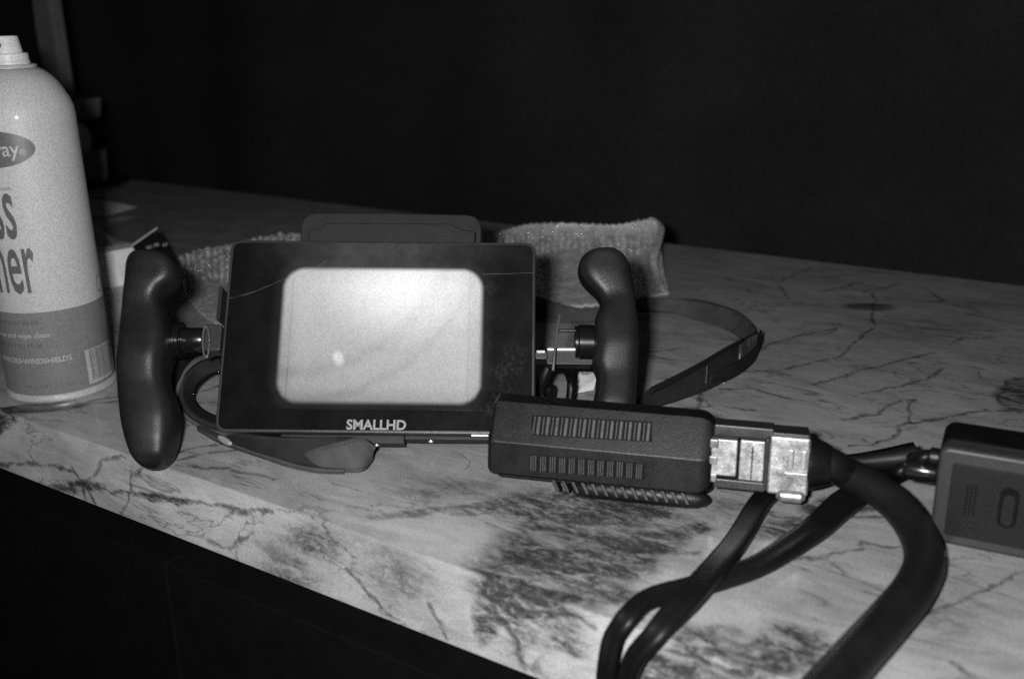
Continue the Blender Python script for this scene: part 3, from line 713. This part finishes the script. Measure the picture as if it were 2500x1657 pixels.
sweep('cord', [gp(1370, 862, .040), gp(1345, 885, .036), gp(1327, 925, .026), gp(1322, 965, .014), gp(1330, 1010, .004)], circ(.0034, 14), M_cable2, cord)
sweep('cord', [gp(1345, 893, .036), gp(1378, 897, .034), gp(1394, 930, .022), gp(1391, 980, .010), gp(1388, 1010, .004)], circ(.0028, 14), M_cable2, cord)
lathe('barrel_knob', [(.002, 0), (.0058, .001), (.0062, .003), (.0062, .011), (.005, .013), (.002, .0135)], M_plastic, cord, 28, loc=tuple(gp(1332, 985, .004)))
tagp = [gp(1414, 906, .006), gp(1448, 908, .006), gp(1456, 924, .005), (gp(1450, 950, .0012)), gp(1400, 960, .0012)]
pt = mesh('paper_tag', [tuple(p) for p in tagp]+[tuple(p+np.array((0, 0, -.0004))) for p in tagp], [(0, 1, 2, 3, 4), (9, 8, 7, 6, 5)]+[(i, (i+1) % 5, 5+(i+1) % 5, 5+i) for i in range(5)], M_paper, smooth=False)
tag(pt, 'small torn white paper tag lying behind the ribbed brick', 'paper tag')
p0 = gp(1418, 915, .0061); p1 = gp(1444, 917, .0060); xd = nrm(p1-p0); yd = nrm(np.cross((0, 0, 1), xd))
flat_text('tag_text', '247', .004, M_ink, pt, tuple(p0), tuple(xd), tuple(yd), (0, 0, 1), width=.006, bold=.01, thick=.0002)

# ---------------------------------------------------------------- ribbed adapter brick with metal plug and thick cable
BZ = .0105
b0 = gp(1188, 1152, BZ); b1 = gp(1733, 1207, BZ); L = float(np.linalg.norm(b1-b0)); xa = nrm(b1-b0)
BM = Matrix([[xa[0], -xa[1], 0, b0[0]], [xa[1], xa[0], 0, b0[1]], [0, 0, 1, b0[2]], [0, 0, 0, 1]])
BI = BM.inverted()
print('brick L', L)
brick = empty('ribbed_adapter', 'black ribbed adapter block with bright metal plug and thick black cable', 'adapter', BM)
sec = [(.0, .0), (.0028, .0172), (.0165, .0352), (.0250, .0362), (.0285, .033), (.0285, .002), (.026, -.001), (.003, -.001)]
vs = []; ns = len(sec)
ends = [(0, .86), (.002, 1.)]+[(L-.0085+.0085*math.sin(a), 1-.30*(1-math.cos(a))) for a in np.radians((0, 12, 25, 40, 55, 70, 84))]; NE = len(ends)
cyc, czc = .0145, .018
for x, s in ends: vs += [(x, cyc+(y-cyc)*s, czc+(z-czc)*s) for y, z in sec]
fs = [(j*ns+i, j*ns+(i+1) % ns, (j+1)*ns+(i+1) % ns, (j+1)*ns+i) for j in range(NE-1) for i in range(ns)]+[tuple(range(ns)), tuple(range(NE*ns-1, (NE-1)*ns-1, -1))]
bevel(mesh('housing', vs, fs, M_plastic, brick), .0022, 3, 14)
cyl('seam_line', (.004, .0027, .0174), (L-.014, .0027, .0174), [(0, .00035), (1, .00035)], M_rib, brick, 8)
def bpt(px, py, nface):      # pixel onto the brick's upper or lower slanted face -> local point
    o = BI@Vector(CAM); d = BI.to_3x3()@Vector(ray(px, py))
    if nface == 'low': A = Vector((0, 0, 0)); B = Vector((0, .0028, .0172))
    else: A = Vector((0, .0028, .0172)); B = Vector((0, .0165, .0352))
    t_ = (B-A).normalized(); nn = Vector((0, -t_.z, t_.y)); s = (A-o).dot(nn)/d.dot(nn); return o+d*s, t_, nn
def rib(pxl, pxr, ytop, ybot, face, slant=0):
    a, t_, nn = bpt((pxl+pxr)/2, ytop, face); b, _, _ = bpt((pxl+pxr)/2, ybot, face)
    w = abs(bpt(pxr, ybot, face)[0].x-bpt(pxl, ybot, face)[0].x)/2; h = .0009
    vs = []
    for p, ww in ((a, w), (b, w)):
        for dx, hh in ((-ww, 0), (-ww*.6, h), (ww*.6, h), (ww, 0)): vs.append(Vector((a.x*.5+b.x*.5+dx, p.y, p.z))+nn*(hh-.0002))
    mesh('rib', vs, [(0, 1, 5, 4), (1, 2, 6, 5), (2, 3, 7, 6), (0, 4, 7, 3), (0, 3, 2, 1), (4, 5, 6, 7)], M_rib, brick, False)
def gap_shade(xa_, xb_, ya, yb2, slope, face):  # black sheet laid on the face, standing in for shade between ribs
    P = [bpt(xa_, ya, face), bpt(xb_, ya+slope, face), bpt(xb_, yb2+slope, face), bpt(xa_, yb2, face)]
    vs = [p[0]+p[2]*.00012 for p in P]+[p[0]-p[2]*.0004 for p in P]
    mesh('rib_gap_shade', vs, [(0, 1, 2, 3), (7, 6, 5, 4), (0, 4, 5, 1), (1, 5, 6, 2), (2, 6, 7, 3), (3, 7, 4, 0)], M_box_blk, brick, False)
gap_shade(1298, 1592, 1012, 1062, 17, 'up'); gap_shade(1292, 1575, 1109, 1149, 21, 'low')
for i in range(13):
    x = 1308+i*22.3; yt = 1015+i*1.35; rib(x-3+5, x+11+1, yt+2, yt+46, 'up')
    rib(x-5.5, x-1.5, yt+1, yt+45, 'up')
for i in range(12):
    x = 1302+i*23.4; yt = 1111+i*1.75
    for k in range(3): rib(x-7+k*5.6, x-7+k*5.6+4., yt, yt+37, 'low')
# rounded, finned foot under the block, resting on the marble
p0 = BI@Vector(gp(1392, 1212, .0)); p1 = BI@Vector(gp(1735, 1237, 0.))
fx0, fx1 = p0.x, p1.x; zf = -BZ
prof = []
for x, r in [(fx0, .001), (fx0+.0015, .0032), (fx0+.004, .0046), (fx0+.010, .0054), (fx1-.012, .0054), (fx1-.006, .0048), (fx1-.002, .0030), (fx1, .001)]: prof.append(((x-fx0)/(fx1-fx0), r))
cyl('rounded_foot', (fx0, .0035, zf+.0055), (fx1, .0035, zf+.0055), prof, M_plastic, brick, 28)
cyl('rounded_foot', (fx0, .0185, zf+.0055), (fx1, .0185, zf+.0055), prof, M_plastic, brick, 28)
for i in range(14):
    x = fx0-.010+i*.0052; 
    vs = [(x, -.0012, .0002), (x+.0024, -.0012, .0002), (x+.0058, -.0036, zf+.0052), (x+.0036, -.0036, zf+.0052), (x, .004, -.0012), (x+.0024, .004, -.0012), (x+.0058, .002, zf+.0046), (x+.0036, .002, zf+.0046)]
    bevel(mesh('foot_fin', vs, [(0, 1, 2, 3), (4, 7, 6, 5), (0, 4, 5, 1), (1, 5, 6, 2), (2, 6, 7, 3), (3, 7, 4, 0)], M_cable, brick), .0004, 2)
# thin lower plate line at left
box('base_lip', (.006, .001, -.0022), (fx0+.004, .020, -.0012), M_plastic, brick, .0003)
# plug: notched collar, two metal shells
def bl(px, py, y): # pixel to brick-local on plane local y
    o = BI@Vector(CAM); d = BI.to_3x3()@Vector(ray(px, py)); s = (y-o.y)/d.y; return o+d*s
def shell(name, x0, x1, z0, z1, y0, y1, m, bw=.0008, roll=-.17):
    e = bpy.data.objects.new(name, None)
    zc = (z0+z1)/2; yc = (y0+y1)/2
    vs = []
    cr_, sr_ = math.cos(roll), math.sin(roll)
    def T(x, y, z): y -= yc; z -= zc; return (x, yc+y*cr_-z*sr_, zc+y*sr_+z*cr_)
    vs = [T(*p) for p in ((x0, y0, z0), (x1, y0, z0), (x1, y1, z0), (x0, y1, z0), (x0, y0, z1), (x1, y0, z1), (x1, y1, z1), (x0, y1, z1))]
    bpy.data.objects.remove(e)
    return bevel(mesh(name, vs, [(0, 3, 2, 1), (4, 5, 6, 7), (0, 1, 5, 4), (1, 2, 6, 5), (2, 3, 7, 6), (3, 0, 4, 7)], m, brick), bw, 3)
q = lambda px, py: bl(px, py, .006)
A1 = q(1737, 1168); A2 = q(1875, 1090)
zl, zh = q(1800, 1172).z, q(1800, 1082).z
x_0 = L-.001; x_1 = q(1800, 1130).x; x_2 = q(1866, 1130).x; x_3 = q(1876, 1130).x; x_4 = q(1976, 1140).x
shell('plug_core', x_0, x_1-.0002, zl+.0006, zh-.0006, .0065, .0225, M_steel)
shell('plug_sleeve', x_1+.0008, x_2, zl-.0004, zh+.0002, .0055, .0235, M_steel)
for k, (dz) in enumerate((zl-.0016, (zl+zh)/2-.002, zh-.003)):
    box('latch_tab', (x_0-.0004, .0045, dz), (x_0+.0036, .0065, dz+.0045), M_steel, brick, .0005)
shell('plug_top_guard', x_0+.001, x_4-.018, zh+.0006, zh+.0065, .0095, .0245, M_darksteel)
shell('plug_bottom_guard', x_0+.002, x_3-.001, zl-.0062, zl-.0012, .0050, .0225, M_darksteel)
box('plug_seam', (x_2+.0001, .0050, zl-.004), (x_3-.0001, .0235, zh+.004), M_darksteel, brick, .0005)
zl2, zh2 = bl(1925, 1212, .004).z, bl(1925, 1078, .004).z
shell('plug_shell', x_3, x_4, zl2, zh2, .0035, .0255, M_steel, .0014)
shell('plug_shell_top', x_3+.001, x_4-.001, zh2-.002, zh2+.0010, .008, .0262, M_darksteel, .0006)
bt = bl(1930, 1208, .003)
cyl('release_button', (bt.x-.007, .002, bt.z), (bt.x+.007, .002, bt.z), [(0, .0015), (.15, .0034), (.85, .0034), (1, .0015)], M_steel, brick, 20)
# boot and thick cable, swinging right and back across the counter
zc2 = (zl2+zh2)/2
for xa_, xb_ in ((x_4-.0105, x_4-.0080), (x_4-.0045, x_4-.0018)):
    box('raised_rib', (xa_, .0010, zc2+.0015), (xb_, .0036, zh2-.003), M_steel2, brick, .0006)
box('raised_rib', (x_3+.008, .0010, zc2-.0012), (x_4-.001, .0028, zc2-.0004), M_steel2, brick, .0003)
cyl('plug_rivet', (x_3+.006, .0030, zc2+.006), (x_3+.006, .0012, zc2+.006), [(0, .0016), (1, .0012)], M_steel2, brick, 16)
box('plug_slot', (x_1+.0068, .0040, zl+.001), (x_1+.0074, .0060, zh-.001), M_darksteel, brick)
c0 = BM@Vector((x_4+.0002, .0145, zc2)); c1 = BM@Vector((x_4+.010, .0145, zc2))
cyl('strain_relief', Vector((x_4-.0002, .0145, zc2)), Vector((x_4+.0105, .0140, zc2)), [(0, .0128), (.15, .0134), (.55, .0118), (1, .0094)], M_plastic, brick, 36)
TC = [np.array(c0), np.array(c1), gp(2068, 1156, .018), gp(2135, 1190, .016), gp(2200, 1244, .0125), (gp(2244, 1310, .010)), gp(2256, 1375, .0098), gp(2228, 1442, .0098), gp(2170, 1513, .0098), gp(2085, 1607, .0098), gp(2000, 1702, .0098), gp(1930, 1785, .0098)]
TCl = [np.array(BI@Vector(p)) for p in TC]
sweep('thick_cable', TCl, circ(.0088, 28), M_cable, brick, scale=[(0, .9), (.2, .95), (.5, 1), (1, 1)], k=10)

# ---------------------------------------------------------------- power unit on the right with two barrel plugs
PX0, PX1 = gp(2311, 1331), gp(2500, 1369)
xb = nrm(PX1-PX0); org = gp(2258, 1321)
PM = Matrix([[xb[0], -xb[1], 0, org[0]], [xb[1], xb[0], 0, org[1]], [0, 0, 1, 0], [0, 0, 0, 1]])
PI_ = PM.inverted()
def pl(px, py, y=0.):
    o = PI_@Vector(CAM); d = PI_.to_3x3()@Vector(ray(px, py)); s = (y-o.y)/d.y; return o+d*s
psu = empty('power_unit', 'boxy grey power unit with glossy black top at the right edge of the counter', 'power unit', PM)
PHt = pl(2300, 1090).z
print('psu height', PHt, 'x', pl(2500, 1200).x, pl(2261, 1251), pl(2290, 1090))
PW, PD = .112, .034
prism('grey_shell', [(x, z) for x, z in rrect(0.0015, PW, .0006, PHt, .0045, 8)], 0, .010, M_box_rim, psu, .0022, 4)
prism('black_shell', rrect(.0012, PW+.0003, .0006, PHt+.0006, .0055, 8), .0102, PD, M_box_blk, psu, .002, 4)
f0 = pl(2304, 1124, -.0004); f1 = pl(2292, 1306, -.0004)
prism('front_panel', rrect(.0078, PW-.006, .0062, PHt-.0070, .0012, 3), -.0008, .0004, M_box_face, psu, .0004)
bz0 = pl(2460, 1289, -.001); bz1 = pl(2460, 1190, -.001); bx0 = pl(2437, 1240, -.001).x; bx1 = pl(2486, 1240, -.001).x
prism('button_surround', rrect(bx0, bx1, bz0.z, bz1.z, (bx1-bx0)/2*.98, 8), -.00105, -.0006, M_box_blk, psu)
prism('oval_button', rrect(bx0+.0016, bx1-.0016, bz0.z+.0012, bz1.z-.0036, (bx1-bx0-.0032)/2*.98, 8), -.0013, -.00104, M_box_face, psu, .0001)
for px in (2352, 2362, 2372):
    a = pl(px, 1258, -.001); b = pl(px+5, 1182, -.001); box('groove', (a.x, -.00105, a.z), (a.x+.0006, -.0008, b.z), M_box_blk, psu)
# plugs in the box's left side
plug_pts = []
for k, (py, r, m, ln) in enumerate(((1112, .0046, M_plastic, .0045), (1163, .0052, M_metal_blk, .0150))):
    c = pl(2262, py, .010)
    st = Vector((.0014, .010+.006*k, max(c.z, r+.001))); en = st+Vector((-ln, 0, 0))
    cyl('barrel_plug', st, en, [(0, r*.9), (.1, r), (.9, r), (1, r*.85)], m, psu, 28); plug_pts.append(en)

# ---------------------------------------------------------------- cables
cabs = []
def cable(pts, prof, m, label, name='cable', sc=None, k=8, up=(0, 0, 1)):
    o = sweep(name, pts, prof, m, scale=sc, k=k, up=up); tag(o, label, 'cable'); return o
e0 = np.array(PM@plug_pts[0]); e1 = np.array(PM@plug_pts[1])
# wedge-shaped moulded lead from upper plug, then running left behind the metal plug and down to the left edge
UPC = (0, -.55, .83)
cable([e0, gp(2215, 1118, .016), gp(2130, 1132, .013), gp(2040, 1150, .010), gp(1960, 1175, .008), gp(1898, 1192, .0065), gp(1856, 1225, .0055), gp(1803, 1312, .0052), gp(1752, 1376, .0085), gp(1682, 1456, .0085), gp(1630, 1512, .0060),
       fp(1598, 1549, FY-.005), fp(1552, 1602, FY-.008), fp(1530, 1662, FY-.008), fp(1518, 1760, FY-.008)], twin(.0034), M_cable2,
      'nearer dark twin cable crossing over the other and dropping off the front edge', sc=[(0, .9), (.15, 1.1), (.35, .9), (.65, .98), (.8, .8), (1, .8)], up=UPC)
cable([e1, gp(2165, 1172, .010), gp(2110, 1195, .0060), gp(2060, 1228, .0050), gp(1995, 1286, .0048), gp(1925, 1335, .0045), gp(1850, 1380, .0042), gp(1760, 1412, .0040), gp(1680, 1435, .0032), gp(1610, 1452, .0040), gp(1566, 1472, .0048),
       gp(1530, 1508, .0048), fp(1500, 1552, FY-.006), fp(1486, 1602, FY-.008), fp(1479, 1660, FY-.008), fp(1476, 1760, FY-.008)], twin(.0034), M_cable2,
      'farther dark twin cable looping left beneath the other before the counter edge', sc=[(0, .8), (.2, 1.25), (.4, .9), (.7, .8), (1, .72)], up=UPC)
# bundle of thin wires fanned from the lower plug
for i, dy in enumerate((-22, -8, 6, 20)):
    o = sweep('wire', [np.array(e1)+np.array((0, 0, .002-.0012*i)), gp(2170, 1160+dy*.9, .012-.002*i), gp(2090, 1150+dy*.8, .012-.002*i), gp(2010, 1140+dy*.5, .012-.002*i), gp(1960, 1150+dy*.4, .008)], circ(.0016, 10), M_cable)
    tag(o, ('topmost', 'second from top', 'third from top', 'lowest')[i]+' of four thin black wires between the barrel plug and the metal plug', 'wire', 'thin wires by the power unit')
wl_ = sweep('flat_lead', [gp(2238, 1112, .024), gp(2180, 1118, .022), gp(2100, 1126, .018), gp(2020, 1128, .014)], [(-.004, -.0035), (.004, -.0035), (.0045, 0), (.004, .0035), (-.004, .0035), (-.0045, 0)], M_cable, scale=[(0, 1.5), (.5, 1.1), (1, .7)])
tag(wl_, 'stubby moulded black lead tapering left from the power unit', 'cable')

# ---------------------------------------------------------------- bubble wrap
def bubble_mat(name, col, rough):
    t = NT(name); o = t.obj()
    wr = t.noise(o, 45, 6, .65, dist=.6); f = t.noise(o, 500, 3, .6)
    v = t.math('MULTIPLY', t.ss(wr, .25, .75, .75, 1.25), col)
    c = t.n('ShaderNodeCombineColor'); [t.put(c.inputs[i], v) for i in range(3)]
    t.put(t.b.inputs['Base Color'], c.outputs[0]); t.b.inputs['Roughness'].default_value = rough
    t.b.inputs['Specular IOR Level'].default_value = .9
    t.b.inputs['Subsurface Weight'].default_value = .25; t.b.inputs['Subsurface Scale'].default_value = .004; t.b.inputs['Subsurface Radius'].default_value = (1, 1, 1)
    t.bump(t.math('ADD', wr, t.math('MULTIPLY', f, .22)), .9, .005)
    return t.m
M_film = bubble_mat('cloudy_plastic_film', .52, .20); M_bub = bubble_mat('plastic_bubbles', .50, .10); M_bub.node_tree.nodes['Principled BSDF'].inputs['Coat Weight'].default_value = 1.; M_bub.node_tree.nodes['Principled BSDF'].inputs['Coat Roughness'].default_value = .10
cols = [((452, 720, .001), (438, 634, .004)), ((500, 775, .001), (480, 612, .010)), ((560, 800, .001), (560, 598, .012)), ((640, 800, .001), (640, 580, .012)), ((740, 800, .001), (740, 570, .014)), ((1000, 790, .001), (1000, 572, .016)),
        ((1180, 770, .001), (1180, 572, .016)), ((1235, 760, .001), (1236, 562, .018)), ((1290, 752, .001), (1284, 549, .026)), ((1340, 752, .001), (1345, 545, .032)), ((1440, 748, .001), (1440, 547, .030)), ((1500, 738, .001), (1500, 549, .030)),
        ((1560, 728, .001), (1560, 540, .034)), ((1600, 722, .001), (1594, 534, .036)), ((1632, 718, .0008), (1612, 543, .032))]
NT_ = 40
B0 = smoothpath([gp(*c[0]) for c in cols], 10); B1 = smoothpath([gp(*c[1]) for c in cols], 10)
def film(si, t):
    n = len(B0)-1; f = min(max(si, 0), n-1e-6); i = int(f); u = f-i
    a = B0[i]*(1-u)+B0[i+1]*u; b = B1[i]*(1-u)+B1[i+1]*u
    tx = 1-(1-t)**1.9; p = a*(1-tx)+b*tx
    z = a[2]*(1-t)+(b[2])*t**2.1+.004*math.sin(t*3.1)+.0016*math.sin(f*.9+t*7)*math.sin(t*math.pi)+.001*math.sin(f*2.3-t*11)
    p = p.copy(); p[2] = max(z, .0008); return p
wrap_ = empty('bubble_wrap', 'crumpled translucent bubble wrap pouch lying behind the monitor', 'bubble wrap')
vs = []; NS = len(B0)
for i in range(NS):
    for j in range(NT_+1):
        p = film(i, j/NT_); p[2] += .0007*(rng.random()-.5) if 0 < j < NT_ else 0; vs.append(p)
fs = [(i*(NT_+1)+j, i*(NT_+1)+j+1, (i+1)*(NT_+1)+j+1, (i+1)*(NT_+1)+j) for i in range(NS-1) for j in range(NT_)]
fo = mesh('film', vs, fs, M_film, wrap_); so = fo.modifiers.new('s', 'SOLIDIFY'); so.thickness = .0004; so.offset = -1
# back fall of the pouch so it has a body
vs = []
for i in range(NS):
    for j in range(6):
        p = film(i, 1.); f = j/5; vs.append(np.array((p[0]-.004*f, p[1]+.012*f, p[2]*(1-f)+.0006*f)))
mesh('film_back', vs, [(i*6+j, i*6+j+1, (i+1)*6+j+1, (i+1)*6+j) for i in range(NS-1) for j in range(5)], M_film, wrap_)
# side flap at the right end
fl_pts = [gp(1612, 543, .033), gp(1622, 560, .030), gp(1612, 604, .022), gp(1604, 640, .014), gp(1612, 676, .006), gp(1632, 716, .001)]
ribbon('end_flap', fl_pts, [p+np.array((-.009, .004, .001)) for p in fl_pts], M_film, wrap_, .0005)
# bubbles
vs = []; fs = []
pitch = .0072; L_s = np.cumsum([0]+[np.linalg.norm(B1[i+1]-B1[i]) for i in range(NS-1)])
dome = []
for la in (0, 38, 68):
    for lo_ in range(8): dome.append((math.cos(math.radians(la))*math.cos(lo_*math.pi/4), math.cos(math.radians(la))*math.sin(lo_*math.pi/4), math.sin(math.radians(la))))
dome.append((0, 0, 1))
nb = 0; s = .003
while s < L_s[-1]:
    si = np.interp(s, L_s, np.arange(NS)); Pt = [film(si, q_/24) for q_ in range(25)]; al = np.cumsum([0]+[np.linalg.norm(Pt[q_+1]-Pt[q_]) for q_ in range(24)]); wlen = al[-1]; rows = int(wlen/(pitch*.95))
    colk = int(s/pitch)
    for r_ in range(rows+1):
        t = float(np.interp(wlen-(r_*pitch*.95+.0025+(0.0036 if colk % 2 else 0)), al, np.linspace(0, 1, 25)))
        lim = .50 if s > L_s[-1]*.55 else .30
        if t < lim+.05*math.sin(s*60) or t < 0: continue
        if rng.random() < .12: continue
        p = film(si, t); dx = film(si+.3, t)-p; dy = film(si, min(t+.03, 1))-p
        if np.linalg.norm(dy) < 1e-5: dy = p-film(si, t-.03)
        ex = nrm(dx); nn = nrm(np.cross(dx, dy)); nn = nn if nn[2] > 0 else -nn; ey = np.cross(nn, ex)
        rad = .0028*(.8+.35*rng.random()); hgt = .0022*(.3+.8*rng.random()); p = p+ex*(rng.random()-.5)*.0022+ey*(rng.random()-.5)*.0026; tl = (rng.random(2)-.5)*1.3; b = len(vs)
        for q_ in dome:
            jx, jy, jz = (rng.random(3)-.5)*.0007
            vs.append(p+ex*(q_[0]*rad+q_[2]*hgt*tl[0]+jx)+ey*(q_[1]*rad+q_[2]*hgt*tl[1]+jy)+nn*(max(q_[2]*hgt+jz, 0)+.0001))
        for ri in range(2):
            for k in range(8): fs.append((b+ri*8+k, b+ri*8+(k+1) % 8, b+ri*8+8+(k+1) % 8, b+ri*8+8+k))
        for k in range(8): fs.append((b+16+k, b+16+(k+1) % 8, b+24))
        nb += 1
    s += pitch
bo = mesh('bubbles', vs, fs, M_bub, wrap_, False); bo['kind'] = 'stuff'
print('bubbles', nb)

# ---------------------------------------------------------------- small carton and pale slips behind the can
car = empty('film_carton', 'small white and black printed carton standing behind the left grip', 'carton')
fl0, fr0 = gp(258, 706), gp(337, 690)
hC = .033
def up_(p, py, px=None):
    # height above ground point p that lands on image row py
    lo_, hi_ = 0, .12
    for _ in range(40):
        mid = (lo_+hi_)/2
        if proj((p[0], p[1], mid))[1] > py: lo_ = mid
        else: hi_ = mid
    return np.array((p[0], p[1], lo_))
xc = nrm(fr0-fl0); yc_ = np.array((-xc[1], xc[0], 0)); 
A = fl0-xc*.010; Bp = fl0+xc*.037
z_t = up_(fl0, 618)[2]
print('carton h', z_t)
dth = .022
def quad_solid(name, P, th, m, parent):
    P = [np.array(p, float) for p in P]; n = nrm(np.cross(P[1]-P[0], P[2]-P[0])); vs = P+[p-n*th for p in P]
    return mesh(name, vs, [(0, 1, 2, 3), (7, 6, 5, 4), (0, 4, 5, 1), (1, 5, 6, 2), (2, 6, 7, 3), (3, 7, 4, 0)], m, parent, False)
front = [A, Bp, Bp+np.array((0, 0, z_t)), A+np.array((0, 0, z_t))]
vs = [*front, *[p+yc_*dth for p in front]]
o = mesh('white_body', vs, [(0, 1, 2, 3), (7, 6, 5, 4), (0, 4, 5, 1), (1, 5, 6, 2), (2, 6, 7, 3), (3, 7, 4, 0)], M_paper, car, False); bevel(o, .0006, 2)
# black slanting lid panel rising to the right
pl0 = gp(323, 600, z_t+.001); pl1 = gp(383, 558, z_t+.010); pl2 = gp(432, 640, z_t-.006); pl3 = gp(352, 668, z_t-.016)
quad_solid('black_lid', [pl3, pl2, pl1, pl0], .0015, M_blackcard, car)
cyl('bright_lid_edge', pl0+np.array((0, 0, .0004)), pl1+np.array((0, 0, .0004)), [(0, .0007), (1, .0007)], M_paper, car, 8)
lx = nrm(pl1-pl0); lyv = nrm((pl0-pl3)); ln_ = nrm(np.cross(lx, lyv)); ln_ = ln_ if ln_.dot(CAM-pl0) > 0 else -ln_
lyv = nrm(np.cross(ln_, lx))
def lid(u, v): return pl3+(pl2-pl3)*u+(pl0-pl3)*v
flat_text('lid_text', 'B5 08', .0052, M_print, car, tuple(lid(.36, .70)), tuple(nrm(pl2-pl3)), tuple(nrm(pl0-pl3)), tuple(ln_), width=.0125, bold=.03, thick=.0003)
flat_text('lid_text', 'ISO', .0045, M_print, car, tuple(lid(-.02, .42)), tuple(nrm(pl2-pl3)), tuple(nrm(pl0-pl3)), tuple(ln_), width=.008, bold=.02, thick=.0003)
cc_ = lid(.90, .66); vs = []
for i in range(6):
    t = math.pi*2*i/6
    for rr in (.0016, .0028): vs.append(cc_+nrm(pl2-pl3)*rr*math.cos(t)+nrm(pl0-pl3)*rr*math.sin(t)+ln_*.0003)
mesh('hexagon_mark', vs, [(2*i, 2*((i+1) % 6), 2*((i+1) % 6)+1, 2*i+1) for i in range(6)], M_print, car, False)
def slip(pts, label):  # thin pale sheet lying low on the counter
    P = [gp(*p) for p in pts]; n = len(P)
    o = mesh('pale_slip', P+[p-np.array((0, 0, .0004)) for p in P], [tuple(range(n)), tuple(range(2*n-1, n-1, -1))]+[(i, (i+1) % n, n+(i+1) % n, n+i) for i in range(n)], M_slip, smooth=False)
    tag(o, label, 'paper')
slip([(205, 530, .002), (262, 527, .002), (300, 515, .004), (334, 506, .006), (300, 498, .010), (205, 483, .022)], 'pale flat slip pointing right on the counter behind the spray can')
slip([(200, 642, .002), (300, 612, .002), (322, 594, .003), (286, 588, .006), (262, 570, .010), (226, 542, .016), (228, 560, .012), (246, 580, .007), (200, 600, .008)], 'creased pale slip beside the small carton, nearer than the pointed slip')

# ---------------------------------------------------------------- clamp stand behind the can
bp = gp(225, 448); SX, SY = bp[0], bp[1]
st = empty('clamp_stand', 'dark grey upright stand with round clamp knob, blurred behind the spray can', 'stand', Matrix.Translation((SX, SY, 0)))
def sl_(px, py):
    p = fp(px, py, SY); return (p[0]-SX, p[2])
def sbox(name, corners, y0, y1, m):
    pts = [sl_(*c) for c in corners]
    prism(name, pts, y0, y1, m, st, .002, 2)
sbox('lower_post', [(186, 452), (250, 450), (243, 366), (180, 366)], -.012, .012, M_post)
sbox('clamp_block', [(160, 290), (221, 290), (221, 241), (158, 241)], -.018, .018, M_post)
sbox('clamp_neck', [(170, 366), (206, 366), (204, 290.5), (168, 290.5)], -.010, .010, M_cab)
sbox('upper_post', [(150, 241), (171, 241), (142, 50), (122, -80), (85, -80), (98, 50), (118, 176), (135, 241)], -.010, .010, M_post)
sbox('dark_rail', [(92, 241), (112, 241), (72, -80), (45, -80)], .020, .030, M_cab)
M_knob = mat('grey_knob_plastic', .5, .6, var=.1)
k0 = sl_(229, 335)
cyl('clamp_knob', Vector((k0[0], -.019, k0[1])), Vector((k0[0], -.034, k0[1])), [(0, .018), (.1, .0225), (.85, .0225), (1, .019)], M_knob, st, 36)
base = lathe('foot_plate', [(.052, .0005), (.054, .003), (.052, .006), (.01, .0075)], M_cab, st, 40)
